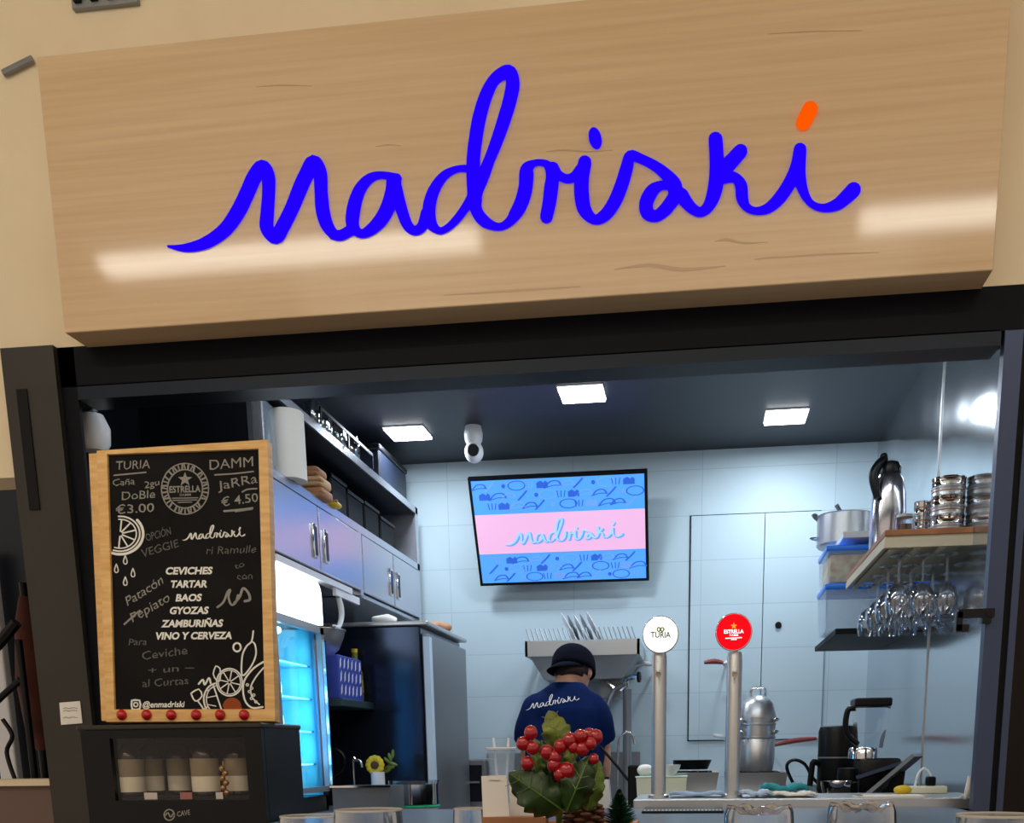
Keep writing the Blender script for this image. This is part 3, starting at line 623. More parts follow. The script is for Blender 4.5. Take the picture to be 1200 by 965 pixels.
K['tv_dark'] = mat('screen dark blue',(.02,.05,.2),.3,emit=1,ecol=srgb(40,92,205)); K['tv_lite'] = mat('screen light blue',(.1,.2,.3),.3,emit=1,ecol=srgb(160,205,246)); K['tv_mid'] = mat('screen mid blue',(.1,.2,.3),.3,emit=1,ecol=srgb(92,140,222))
MB().prism(rect(sw,sh),nt_*.0015).build('screen','tv_blue',tv)
MB().prism([ctr-ux*sw-up*sh*.41, ctr+ux*sw-up*sh*.41, ctr+ux*sw+up*sh*.36, ctr-ux*sw+up*sh*.36], nt_*.0022).build('pink_band','tv_pink',tv)
ft = lambda u,v,h: ctr+ux*(u*sw)+up*(v*sh)+nt_*(.0015+h)      # -1..1 screen coordinates
asp = sw/sh
mb = MB(); m2 = MB(); rnd = random.Random(3)
def doodle(mb,u,v,kind,s):
    sx = s/asp
    if kind == 0: loopline(mb,[(u+sx*math.cos(a),v+s*.5*math.sin(a)) for a in [k*.63 for k in range(10)]],.008,lambda a,b,h:ft(a,b,h),.0006)
    elif kind == 1: line(mb,[(u-sx,v-s*.4),(u-sx*.3,v+s*.25),(u+sx*.6,v+s*.3),(u+sx,v-s*.2)],.010,ft,.0006); line(mb,[(u-sx,v-s*.4),(u+sx*.1,v-s*.15),(u+sx,v-s*.2)],.008,ft,.0006)
    elif kind == 2: blob(mb,[(u-sx*.7,v-s*.4),(u+sx*.7,v-s*.4),(u+sx*.7,v+s*.2),(u+sx*.4,v+s*.45),(u+sx*.2,v+s*.2),(u-sx*.2,v+s*.45),(u-sx*.7,v+s*.2)],ft,.0006)
    elif kind == 3: blob(mb,circ(u,v,s*.28/asp,s*.28,10),ft,.0006)
    elif kind == 4: line(mb,[(u-sx*.6,v-s*.5),(u,v),(u+sx*.5,v+s*.5)],.012,ft,.0006)
    else:
        for q in (-.4,0,.4): line(mb,[(u+q*sx,v-s*.4),(u+q*sx*1.4,v+s*.4)],.006,ft,.0006,1,False)
for band in ((.42,.98),(-.98,-.46)):
    for row in range(3):
        for col in range(13):
            k = (col*5+row*3+int(band[0]<0))%7
            u = -.93+1.86*(col+.5*(row%2)+rnd.uniform(-.15,.15))/12.6; v = band[0]+(band[1]-band[0])*(row+.5)/3
            if abs(u) > .94: continue
            s_ = (.20,.20,.17,.19,.19,.17,.17)[k]; doodle(mb if (col+row)%3 else m2, u, v, (0,1,3,2,4,5,1)[k], s_*.85)
mb.build('doodles','tv_dark',tv); m2.build('pale_doodles','tv_mid',tv)
fl = lambda u,v,h: ctr+ux*(-.68*sw+(u-197)/811*1.42*sw)+up*((.27-(v-78)/219.*.52-.03*(u-197)/811)*sh)+nt_*(.0022+h)
def tvlogo(h,k,dx,dy,m,name):
    mb = MB(); g = lambda u,v,hh: fl(u+dx,v+dy,hh)
    for st in LOGO: ribbon(mb,[(u,v,r*k) for u,v,r in st],g,h,2)
    blob(mb,DOT1,g,h); ribbon(mb,DOT2,g,h); mb.build(name,m,tv)
tvlogo(.0006,1.5,7,7,'tv_mid','logo_shadow'); tvlogo(.0012,1.0,0,0,'tv_lite','logo')
mb = MB(); mb.box((ctr.x-.2,ctr.y+.10,ctr.z-.06),(ctr.x+.2,BACK,ctr.z+.06)).box((ctr.x-.05,ctr.y+.045,ctr.z-.04),(ctr.x+.05,ctr.y+.11,ctr.z+.04)).build('wall_bracket','black_m',tv)

# ---- wall cabinet on the left
CXF = -1.41; CYA, CYB = 3.44, 5.34; zc0, zc1, zc2 = 1.85, 2.13, 2.395
cb = thing('wall_cabinet','long steel wall cabinet with four doors and an open shelf at left','cabinet',(-1.6,4.4,zc0))
mb = MB(); mb.box((LWALL,CYA,zc0),(CXF-.018,CYB,zc0+.015)).box((LWALL,CYA,zc1-.03),(CXF,CYB,zc1)).box((LWALL,CYA,zc2-.03),(CXF,CYB,zc2)).box((LWALL,CYA,zc0),(CXF,CYA+.012,zc2)).box((LWALL,CYB-.04,zc0),(CXF,CYB,zc2)).box((LWALL,(CYA+CYB)/2-.02,zc0),(CXF,(CYA+CYB)/2+.02,zc1-.03))
mb.build('carcass','steel_s',cb)
MB().box((LWALL,CYA+.01,zc1),(LWALL+.01,CYB-.04,zc2-.03)).build('back_panel','dark_in',cb)  # dark colour stands in for the shade at the shelf's back
MB().box((LWALL+.01,CYA+.012,zc2-.034),(CXF-.004,CYB-.04,zc2-.03)).build('shade_sheet','dark_in',cb)  # dark sheet put in for the shade under the steel top
o = thing('storage_box','dark lidded box on top of the wall cabinet against the back wall','box',(-1.55,5.1,zc2)); MB().rbox((-1.72,4.86,zc2),(-1.45,5.30,zc2+.15),.006,1).build('box_body','navy',o); MB().rbox((-1.725,4.855,zc2+.15),(-1.445,5.305,zc2+.175),.004,1).build('lid','black',o)
dy = [(CYA+.012,3.90),(3.905,4.37),(4.41,4.86),(4.865,CYB-.045)]
for i,(a,b) in enumerate(dy):
    d = MB().rbox((CXF-.016,a+.003,zc0+.02),(CXF+.002,b-.003,zc1-.034),.002,1).build('door','steel_s',cb)
    y = b-.055 if i%2==0 else a+.055
    h_ = MB(); h_.rbox((CXF+.001,y-.02,zc0+.055),(CXF+.010,y+.02,zc0+.175),.004,2); h_.build('handle','chrome',d,True)
    MB().rbox((CXF+.0085,y-.013,zc0+.065),(CXF+.0115,y+.013,zc0+.165),.001,1).build('grip_recess','black',d)
MB().box((CXF-.02,3.44,zc0-.022),(CXF+.02,4.2,zc0)).build('pelmet','white',cb)
# things on the open shelf
zsh = zc1
c = atZ(343,564,zsh); RX,RY = c.x-.01,c.y; t = thing('paper_roll','tall white paper towel roll on the open shelf of the wall cabinet','paper roll',(RX,RY,zsh))
MB().lathe([(.018,0),(.060,0),(.060,.215),(.056,.220),(.018,.220)],(RX,RY,zsh),28).build('paper','paper',t,True); MB().lathe([(.018,.0),(.018,.223),(.014,.223),(.014,.0)],(RX,RY,zsh),16).build('core','brown',t)
mb = MB(); mb.rbox((-1.53,3.462,zsh),(-1.415,3.56,zsh+.215),.02,2); o = mb.build('plastic_bag','clearbox',None,True)
for v in o.data.vertices: v.co += Vector((random.uniform(-.006,.006),random.uniform(-.006,.006),random.uniform(-.004,.0) if v.co.z > zsh+.02 else 0))
tag(o,'crumpled clear plastic bag at the near end of the open shelf','bag')
def pkg(y,z,m,label,dx=0,s=1):
    y += .10; dx += .045
    o = thing('wrapped_package',label,'package',(-1.5+dx,y,z))
    MB().rbox((-1.58+dx,y-.06*s,z),(-1.43+dx,y+.06*s,z+.035*s),.012,3).build('wrapper',m,o,True)
    MB().rbox((-1.585+dx,y-.062*s,z+.012),(-1.427+dx,y-.035*s,z+.022),.003,1).build('folded_end','brown',o)
    return o
pkg(3.86,zsh,'brown','brown paper package at the bottom of the pile on the open shelf'); pkg(3.85,zsh+.036,mat('tan paper',srgb(214,176,130),.8),'tan paper package in the middle of the pile on the open shelf'); pkg(3.84,zsh+.072,'brown','brown paper package on top of the pile on the open shelf',-.01,.9)
pkg(3.985,zsh,'yellow','yellow package beside the brown pile on the open shelf',0,.6)
for k,(y,w_,hh) in enumerate(((4.20,.07,.12),(4.38,.09,.165),(4.59,.10,.15),(4.82,.10,.155),(5.06,.11,.14))):
    o = thing('storage_crate','dark storage crate on the open shelf, '+('nearest the packages','second from the packages','in the middle of the row','fourth from the packages','nearest the back wall')[k],'crate',(-1.56,y,zsh),'dark crates on the open shelf')
    MB().rbox((-1.75,y-w_,zsh),(-1.485,y+w_,zsh+hh),.006,1).build('crate_body','black_m',o); MB().rbox((-1.755,y-w_-.004,zsh+hh),(-1.48,y+w_+.004,zsh+hh+.014),.003,1).build('lid','black',o)
# glasses on top of the cabinet
def tumbler(name,label,x,y,z,r,h,group,m='glass',inv=False,n=20):
    o = thing(name,label,'glass',(x,y,z),group)
    prof = [(r*.78,0),(r*.96,h*.35),(r,h*.75),(r*.97,h),(r*.93,h),(r*.95,h*.75),(r*.90,h*.36),(r*.68,h*.07),(0,h*.06)]
    if inv: prof = [(a,h-b) for a,b in prof]
    MB().lathe(prof,(x,y,z),n).build('bowl',m,o,True); return o
g0 = tumbler('drinking_glass','clear glass on top of the wall cabinet, first of the row',-1.45,4.02,zc2,.034,.085,'glasses on top of the wall cabinet')
for k in range(1,7): dup(g0,(.0 if k%2 else -.02,.085*k,0),'clear glass on top of the wall cabinet, number %s from the near end'%('','two','three','four','five','six','seven')[k])
t = thing('glass_crate','black wire crate around the glasses on the wall cabinet','crate',(-1.46,4.3,zc2))
for x in (-1.51,-1.405): MB().box((x,3.97,zc2+.05),(x+.006,4.59,zc2+.06)).build('rail','black',t)
for y in (3.97,4.28,4.59):
    for x in (-1.51,-1.405): MB().box((x,y,zc2),(x+.006,y+.006,zc2+.06)).build('post','black',t)

# ---- left counter and fridge
LC = .985
xe = atZ(467,950,LC).x+.05
t = thing('side_counter','dark counter with a steel edge along the left wall','counter',(-1.4,4.0,0))
MB().rbox((LWALL+.014,3.41,LC-.03),(xe,4.28,LC),.003,1).build('worktop','steel_d',t); MB().box((LWALL+.014,3.43,0),(xe-.03,4.26,LC-.03)).build('cabinet','black',t)
FX = -1.41; FY0, FY1 = 3.42, 3.895; z1 = 1.825
t = thing('display_fridge','glass door display fridge with a glowing white header and interior lit cyan','fridge',(-1.6,3.66,LC))
mb = MB(); mb.box((LWALL,FY0,LC),(FX-.02,FY0+.02,z1)).box((LWALL,FY1-.02,LC),(FX-.02,FY1,z1)).box((LWALL,FY0,LC),(LWALL+.02,FY1,z1)).box((LWALL,FY0,LC),(FX-.02,FY1,LC+.06)).box((LWALL,FY0,1.66),(FX-.02,FY1,z1-.02))
mb.build('body','black',t)
mb = MB(); mb.box((LWALL+.021,FY0+.021,LC+.061),(LWALL+.026,FY1-.021,1.659)).box((LWALL+.021,FY0+.021,LC+.061),(FX-.03,FY0+.026,1.659)).box((LWALL+.021,FY1-.026,LC+.061),(FX-.03,FY1-.021,1.659)); mb.build('liner','cyan',t)
for z in (1.16,1.28,1.40,1.52): 
    s_ = MB(); s_.box((LWALL+.03,FY0+.03,z),(FX-.05,FY1-.03,z+.006)); s_.build('shelf',mat('blue shelf',srgb(70,150,200),.4),t)
area_light('fridge_tube_glow',(FX-.045,(FY0+FY1)/2,1.36),.5,.36,6.0,(.42,.85,1),(0,R(90),0))
MB().cyl((FX-.05,FY0+.04,1.625),(FX-.05,FY0+.16,1.625),.012).build('tube_light','led',t)
d = MB(); a,b = FY0+.0,FY1; d.box((FX-.018,a,LC+.075),(FX,a+.03,1.665)).box((FX-.018,b-.035,LC+.075),(FX,b,1.665)).box((FX-.018,a,LC+.075),(FX,b,LC+.095)).box((FX-.018,a,1.64),(FX,b,1.665)); d = d.build('door','steel',t)
MB().box((FX-.012,a+.03,LC+.095),(FX-.008,b-.035,1.64)).build('pane','pane',d)
MB().box((FX,b-.03,LC+.1),(FX+.012,b-.018,1.62)).build('handle','chrome',d)
hp = [(FX,FY0,1.675),(FX,FY1,1.675)]+[(FX,FY1-.05+.05*math.cos(R(q)),1.775+.05*math.sin(R(q))) for q in range(0,91,15)]+[(FX,FY0,1.825)]
MB().prism(hp,(-.02,0,0)).build('header','header',t)
for k in range(12):
    z = (1.066,1.166,1.286,1.406)[k//3]; y = FY0+.09+.11*(k%3)
    o = thing('soda_bottle','cool lit bottle on the %s shelf of the display fridge, %s'%(('lowest','second','third','fourth')[k//3],('nearest the chalkboard','in the middle','nearest the door edge')[k%3]),'bottle',(-1.55,y,z),'bottles in the display fridge')
    MB().lathe([(.022,0),(.026,.004),(.026,.055),(.010,.078),(.010,.094),(0,.095)],(-1.55,y,z),14).build('bottle_body',mat('pale blue bottle',srgb(120,205,235),.3),o,True); MB().lathe([(.0265,.018),(.0265,.045)],(-1.55,y,z),14).build('label','white',o)
# tape holder under the cabinet
c = atX(400,700,CXF+.0); t = thing('tape_strip','white strip curling down from the underside of the wall cabinet','strip',(CXF,4.15,zc0-.022))
MB().box((CXF-.0,4.02,zc0-.05),(CXF+.015,4.30,zc0-.022)).build('holder','white',t)
pts = [(CXF+.005,4.07,zc0-.05),(CXF+.008,4.085,zc0-.09),(CXF+.008,4.08,zc0-.13),(CXF+.008,4.04,zc0-.165),(CXF+.008,3.985,zc0-.165)]
MB().tube(pts,[.011,.012,.011,.009,.004],8,5).build('strip','white',t,True)
# shelf with bowl and blue box
zsf = at(410,822,4.15).z
t = thing('wall_shelf','dark green edged shelf on the left wall under the wall cabinet','shelf',(-1.6,4.15,zsf-.03)); MB().rbox((LWALL,3.93,zsf-.03),(-1.36,4.315,zsf),.003,1).build('board',mat('dark green board',srgb(40,62,66),.5),t)
for y in (4.0,4.28): MB().prism([(LWALL,y,zsf-.03),(-1.5,y,zsf-.03),(LWALL,y,zsf-.2)],(0,.015,0)).build('bracket','black',t)
t = thing('cardboard_box','royal blue box with white zigzag print on the shelf under the wall cabinet','box',(-1.5,4.1,zsf))
MB().rbox((-1.66,3.95,zsf),(-1.38,4.235,zsf+.165),.003,1).build('carton','bluebox',t)
mb = MB()
for r_ in range(3):
    for k in range(5): 
        y = 3.965+k*.045; z = zsf+.015+r_*.05; mb.prism([(-1.379,y,z),(-1.379,y+.014,z+.01),(-1.379,y+.02,z+.042),(-1.379,y+.006,z+.03)],(.001,0,0))
for k in range(3): mb.prism([(-1.379,4.195,zsf+.02+k*.048),(-1.379,4.215,zsf+.03+k*.048),(-1.379,4.215,zsf+.06+k*.048),(-1.379,4.202,zsf+.055+k*.048)],(.001,0,0))
mb.build('printed_pattern','white',t)
mb = MB()
for r_ in range(3):
    for k in range(5):
        x = -1.65+k*.05; z = zsf+.015+r_*.05; mb.prism([(x,3.949,z),(x+.018,3.949,z+.01),(x+.022,3.949,z+.042),(x+.004,3.949,z+.03)],(0,-.001,0))
mb.build('front_pattern','white',t)
t = thing('mixing_bowl','steel mixing bowl on the blue box','bowl',(-1.50,4.06,zsf+.165))
MB().lathe([(.05,0),(.085,.03),(.105,.075),(.112,.10),(.116,.10),(.116,.104),(.108,.104),(.10,.075),(.08,.034),(0,.006)],(-1.50,4.06,zsf+.165),32).build('bowl','steel',t,True)
t = thing('oil_bottle','olive bottle on the shelf beside the blue box','bottle',(-1.42,4.275,zsf)); MB().lathe([(.028,0),(.03,.01),(.03,.12),(.012,.16),(.012,.2),(0,.2)],(-1.42,4.275,zsf),16).build('bottle_body','leaf_l',t,True); MB().lathe([(.0305,.04),(.0305,.09)],(-1.42,4.275,zsf),16).build('label','yellow',t); MB().lathe([(.013,.2),(.013,.215),(0,.215)],(-1.42,4.275,zsf),12).build('cap','yellow',t)
# tall steel unit (upright oven / fridge)
TX0, TX1, TY0, TY1 = LWALL+.004, -1.12, 4.32, 5.05; tz = at(495,733,TY0).z
t = thing('tall_fridge','tall steel upright fridge at the end of the left counter','fridge',(-1.45,4.7,0))
MB().rbox((TX0,TY0,.05),(TX1-.03,TY1,tz),.006,1).build('body',mat('dark reflection steel',srgb(46,56,76),.16,.7),t)  # dark reflection on the steel face put into the body colour
MB().box((TX0+.02,TY0+.02,0),(TX1-.06,TY1-.02,.05)).build('plinth','black',t)
d = MB().rbox((TX1-.028,TY0+.012,.10),(TX1,TY1-.004,tz-.03),.006,2).build('door','steel_d',t)
MB().box((TX1-.02,TY0+.004,.3),(TX1+.006,TY0+.05,tz-.045)).build('edge_highlight',mat('painted edge highlight',srgb(205,226,246),.4),d)  # light caught by the door edge painted as a pale strip
MB().rbox((TX0,TY0-.004,tz),(TX1+.004,TY1+.003,tz+.018),.004,1).build('top_panel','steel',t)
for y,x,m,l,s in ((4.42,-1.33,'paper','crumpled white cloth on top of the tall fridge, nearer the front',.034),(4.8,-1.2,'brown','brown bread bag on top of the tall fridge toward the back wall',.045)):
    o = MB().ball((x,y,tz+.018+s*.55),s,1.6,1.5,.6,14).build('cloth_bundle' if m=='paper' else 'bread_bag',m,None,True)
    for v in o.data.vertices: v.co += Vector((0,0,.006*math.sin(v.co.x*90)*math.cos(v.co.y*70))) if v.co.z > tz+.03 else Vector((0,0,0))
    tag(o,l,'bag' if m=='brown' else 'cloth')
# things on the left counter
def openbox(mb,x0,y0,x1,y1,z0,z1,tk,fl=0):      # open tub, flare fl
    for q in (0,):
        o_ = [(x0,y0),(x1,y0),(x1,y1),(x0,y1)]; O = [(x0-fl,y0-fl),(x1+fl,y0-fl),(x1+fl,y1+fl),(x0-fl,y1+fl)]
        i_ = [(x0+tk,y0+tk),(x1-tk,y0+tk),(x1-tk,y1-tk),(x0+tk,y1-tk)]; I = [(x0-fl+tk,y0-fl+tk),(x1+fl-tk,y0-fl+tk),(x1+fl-tk,y1+fl-tk),(x0-fl+tk,y1+fl-tk)]
        V = [[mb.bm.verts.new((*p,z)) for p in ring] for ring,z in ((o_,z0),(O,z1),(I,z1),(i_,z0+tk))]
        for a,b in zip(V,V[1:]):
            for k in range(4): mb._f([a[k],a[(k+1)%4],b[(k+1)%4],b[k]])
        mb._f(V[0][::-1]); mb._f(V[3])
    return mb
a, b = at(390,940,3.62), at(457,940,3.62); t = thing('steel_tub','grey steel tub at the edge of the left counter','tub',((a.x+b.x)/2,3.75,LC))
zt2 = at(425,922,3.62).z
openbox(MB(),a.x,3.62,b.x,3.80,LC,zt2,.004).build('tub','steel_d',t); mb = MB(); mb.box((a.x-.006,3.612,zt2-.004),(b.x+.006,3.62,zt2+.003)); mb.build('rim','chrome',t)
c = at(486,939,3.93); Y = c.y-.02; zc = LC+.018
t = thing('cutting_board','round mint green plastic board under the round steel container','board',(c.x,c.y,LC))
MB().lathe([(.094,.008),(.099,.011),(.099,.016),(.094,.018),(0,.018)],(c.x,c.y,LC),36).build('board','green',t,True); MB().lathe([(.088,0),(.092,.002),(.092,.008),(0,.008)],(c.x,c.y,LC),36).build('under_board','paper',t,True)
t = thing('round_container','round clear topped steel container on the mint green board','container',(c.x,Y+.02,zc))
hh = at(486,915,Y).z-zc
MB().lathe([(.090,0),(.095,.003),(.095,hh*.85),(.092,hh*.85),(.092,.006),(0,.006)],(c.x,Y+.02,zc),36).build('wall','chrome',t,True); MB().lathe([(.098,hh*.85),(.098,hh),(.0,hh)],(c.x,Y+.02,zc),32).build('lid','glass',t,True)
Y = 4.0; c = at(443,913,Y); t = thing('flower_mug','glass mug holding a yellow flower on the left counter','mug',(c.x,Y,LC))
zm = at(443,905,Y).z; MB().lathe([(.022,0),(.026,.004),(.027,zm-LC),(.024,zm-LC),(.022,.008),(0,.008)],(c.x,Y,LC),20).build('mug','white',t,True)
f_ = thing('yellow_flower','yellow flower head with brown centre standing in the mug','flower',(c.x,Y,LC+.01)); z = at(441,897,Y).z
MB().tube([(c.x,Y,LC+.01),(c.x-.004,Y-.01,z)],.003).build('stem','leaf_m',f_)
for k in range(12):
    a = 2*math.pi*k/12; MB().ball((c.x-.004+.026*math.cos(a),Y-.018,z+.026*math.sin(a)),.013,1,.35,1,8).build('petal','yellow',f_,True)
MB().ball((c.x-.004,Y-.022,z),.016,1,.5,1,12).build('flower_centre','cone',f_,True)
f_ = thing('green_sprig','pale green leafy sprig standing in the mug behind the yellow flower','sprig',(c.x+.015,Y+.012,LC+.01))
MB().tube([(c.x+.012,Y+.008,LC+.01),(c.x+.02,Y+.02,zm),(c.x+.05,Y+.02,zm+.03)],.0025,8,4).build('stem','leaf_m',f_)
for k in range(6): MB().ball((c.x+.035+.012*(k%3),Y+.02,zm+.004+.013*k),.015,1.2,.3,.45,8,Matrix.Rotation(R(-30+25*k),4,'Y')).build('leaf','leaf_l',f_,True)
c = at(420,915,3.99); t = thing('water_tap','small chrome gooseneck tap on the left counter','tap',(c.x,4.06,LC)); ztp = at(418,891,4.06).z; xx = at(414,900,4.06).x
MB().tube([(xx,4.06,LC),(xx,4.06,ztp-.01),(xx+.012,4.06,ztp),(xx+.03,4.06,ztp-.004),(xx+.036,4.06,ztp-.03)],.006,10,4).build('spout','chrome',t,True); MB().lathe([(.014,0),(.014,.02),(.008,.026)],(xx,4.06,LC),14).build('base','chrome',t); MB().cyl((xx,4.05,LC+.02),(xx-.03,4.03,LC+.03),.004).build('lever','chrome',t)
for px,w_,m,l,n_ in ((401,.03,'paper','white garlic bulb near the display fridge on the left counter','garlic_bulb'),(423,.022,'paper','white garlic bulb beside the small tap on the left counter','garlic_bulb')):
    c = at(px,918,4.0); tag(MB().lathe([(.5*w_,0),(w_,.3*w_),(w_*.9,.9*w_),(.3*w_,1.4*w_),(.15*w_,2*w_),(0,2*w_)],(c.x,4.0,LC),14).build(n_,m,None,True),l,'garlic')
mb = MB(); pa = [at(*q,4.05) for q in ((378,918),(390,912),(401,902),(403,888),(394,879),(380,880))]; pa[0].z = LC+.006; mb.tube(pa,.006,8,5); tag(mb.build('black_cable','black',None,True),'black cable looping beside the display fridge','cable')

# ---- back counter, sink, dish rack
BC = .93
t = thing('back_counter','steel counter with dark upstand along the back wall','counter',(-.3,5.2,0))
MB().rbox((-1.10,5.0,BC-.03),(RWALL-.004,5.44,BC),.003,1).build('worktop','steel',t); MB().box((-1.08,5.03,0),(RWALL-.004,5.44,BC-.03)).build('cabinet','steel_d',t)
za = at(540,884,5.40).z; struct(MB().box((-1.30+.19,5.425,BC),(-.30,5.444,za)).build('trim_11','steel_d'),'dark steel upstand behind the back counter')
t = thing('dish_washer_box','dark grey appliance box on the back counter behind the person','appliance',(-.98,5.2,BC))
a, b = at(523,895,5.1), at(571,895,5.1); MB().rbox((a.x,5.06,BC),(b.x,5.38,at(540,890,5.06).z),.01,2).build('housing','steel_d',t); MB().box((a.x+.02,5.055,BC+.03),(b.x-.02,5.061,at(540,890,5.06).z-.03)).build('door','dark_in',t); MB().box((a.x+.03,5.046,BC+.12),(b.x-.03,5.055,BC+.13)).build('handle','chrome',t)
Y0 = 5.02; L0, R0, L1, R1 = at(615,752,Y0), at(749.5,748.5,Y0), at(637,794,Y0+.1), at(730,798,Y0+.1)
t = thing('dish_rack','steel wall dish rack with sloping hopper underside above the sink','rack',((L0.x+R0.x)/2,5.2,L1.z))
zt_ = (L0.z+R0.z)/2; zlip = at(700,768,Y0).z
mb = MB(); mb.box((L0.x,Y0,zlip),(R0.x,Y0+.012,zt_)).box((L0.x,Y0,zlip),(L0.x+.012,BACK,zt_)).box((R0.x-.012,Y0,zlip),(R0.x,BACK,zt_)).box((L0.x,BACK-.012,zlip),(R0.x,BACK,zt_)); mb.build('tray_rim','steel',t)
zbm = at(680,796,5.12).z
MB().hexa([(at(637,794,5.12).x,5.14,zbm),(at(730,794,5.12).x,5.14,zbm),(at(730,794,5.12).x,5.42,zbm),(at(637,794,5.12).x,5.42,zbm),(L0.x+.02,Y0+.012,zlip+.002),(R0.x-.01,Y0+.012,zlip+.002),(R0.x-.01,BACK-.012,zlip+.002),(L0.x+.02,BACK-.012,zlip+.002)]).build('hopper','steel_d',t)
for k in range(24):
    x = L0.x+.02+(R0.x-L0.x-.04)*k/23
    MB().tube([(x+.006,Y0+.05,zlip+.01),(x,Y0+.05,zt_),(x-.022,Y0+.06,zt_+.062)],.0032,6).build('prong','steel_d',t)
p = at(703,798,5.25); q = at(728,818,5.25); MB().box((p.x,5.22,q.z),(q.x,5.40,zbm)).build('drain_box','steel_d',t)
for k in range(5):
    x = at(672+k*7.5,745,Y0+.12).x; o = thing('dinner_plate','pale plate leaning in the dish rack, '+('leftmost of the five','second from left','third from left','fourth from left','rightmost of the five')[k],'plate',(x,Y0+.16,zt_-.03),'plates leaning in the dish rack')
    MB().lathe([(0,.004),(.05,.004),(.085,.012),(.087,.010),(.052,0),(0,0)],(x-.035,Y0+.17,zt_+.055+(.012 if k in (0,4) else 0)),28,(1,.12,.55)).build('plate_disc','steel_d' if k%2 else 'white',o,True)
# pre-rinse tap
c = at(735,810,5.2); t = thing('rinse_tap','steel pre-rinse column tap right of the person','tap',(c.x,5.2,BC))
MB().cyl((c.x,5.2,BC),(c.x,5.2,at(735,808,5.2).z),.022).build('column','steel_d',t); za_ = at(735,796,5.2).z
MB().tube([(c.x,5.2,za_-.06),(c.x,5.2,za_),(c.x+.06,5.18,za_+.01)],.013,8,3).build('elbow','chrome',t); MB().lathe([(.008,0),(.026,.004),(.026,.016),(.008,.02)],(c.x+.05,5.17,za_+.005),12,(1,-.2,0)).build('valve','black',t)
MB().tube([(c.x-.02,5.2,za_-.03),(c.x-.07,5.18,za_-.07),(c.x-.11,5.15,za_-.2),(c.x-.13,5.12,za_-.33)],.014,8,5).build('hose','steel_d',t,True)
MB().tube([(c.x-.10,5.2,za_-.01),(c.x-.05,5.2,za_-.05),(c.x,5.2,za_-.03)],.012,8,3).build('branch','chrome',t,True)
c = at(731,900,4.7); t = thing('gooseneck_tap','slim chrome gooseneck tap right of the person','tap',(c.x-.03,5.12,BC))
mbp = [(724,935),(724,880),(727,864),(734,858),(741,862),(744,873)]; pts = [at(*q,5.12) for q in mbp]; pts[0].z = BC; MB().tube(pts,.006,10,5).build('spout','chrome',t,True); MB().lathe([(.018,0),(.018,.03),(.008,.04)],(pts[0].x,5.12,BC),14).build('base','chrome',t)
# island prep counter carrying stove, trays
PC = .965
t = thing('prep_counter','steel prep counter under the steamer pot and trays','counter',(.1,4.5,0))
MB().rbox((at(728,930,4.6).x,4.25,PC-.03),(.32,4.98,PC),.003,1).build('worktop','steel',t); MB().box((at(728,930,4.6).x+.03,4.28,0),(.30,4.96,PC-.03)).build('cabinet','steel_d',t)
def stove(xa,xb,yt,yb,Y,label):
    a, b = at(xa,yb,Y), at(xb,yb,Y); zt = at(xa,yt,Y).z; o = thing('gas_stove',label,'stove',((a.x+b.x)/2,Y+.17,PC))
    zb_ = max(PC+.002,at(xa,yb,Y).z)
    openbox(MB(),a.x,Y,b.x,Y+.3,PC,zt,.006,.022).build('steel_tray','steel',o)
    g = MB()
    for k in range(4): x = a.x+.02+(b.x-a.x-.04)*k/3; g.box((x-.004,Y+.01,zt-.007),(x+.004,Y+.29,zt+.002))
    for k in range(3): y = Y+.05+.1*k; g.box((a.x+.006,y-.004,zt-.007),(b.x-.006,y+.004,zt+.002))
    g.build('grate','black',o)
    for k in range(2): MB().lathe([(.05,PC+.007),(.05,PC+.03),(.03,PC+.038),(0,PC+.038)],(a.x+(b.x-a.x)*(.28+.44*k),Y+.15,0),20).build('burner','black_m',o)
    return zt,(a.x+b.x)/2,Y
s1 = stove(785,836,906,926,4.45,'open topped steel stove tray left of the red beer tap')
s2 = stove(856,916,906,926,4.45,'open topped steel stove tray under the steamer pot')
zg = s2[0]-.012
zg = s2[0]+.002; c = at(887,870,4.6); px2m = lambda n,Y: n*Y/1200
t = thing('steamer_pot','tall steel steamer pot with stacked tiers and domed lid behind the red tap','pot',(c.x,4.6,zg))
zt_p = at(887,815,4.6).z; Hh = zt_p-zg; r = px2m(20,4.6)
MB().lathe([(r*.86,0),(r*.94,.01),(r*1.0,.05),(r,Hh*.42),(r*.97,Hh*.43)],(c.x,4.6,zg),36).build('base_pot','steel',t,True)
MB().lathe([(r*.97,Hh*.43),(r*1.05,Hh*.44),(r*1.05,Hh*.455),(r,Hh*.46),(r,Hh*.60),(r*1.05,Hh*.61),(r*1.05,Hh*.625),(r,Hh*.63),(r,Hh*.70)],(c.x,4.6,zg),36).build('tier','steel',t,True)
MB().lathe([(r*1.04,Hh*.70),(r*1.04,Hh*.715),(r*.98,Hh*.76),(r*.86,Hh*.88),(r*.6,Hh*.96),(r*.25,Hh*.995),(0,Hh)],(c.x,4.6,zg),36).build('lid','steel',t,True)
MB().tube([(c.x-.03,4.6,zg+Hh*.97),(c.x-.03,4.6,zg+Hh*1.06),(c.x-.018,4.6,zg+Hh*1.085),(c.x+.018,4.6,zg+Hh*1.085),(c.x+.03,4.6,zg+Hh*1.06),(c.x+.03,4.6,zg+Hh*.97)],.005,8,4).build('lid_handle','chrome',t,True)
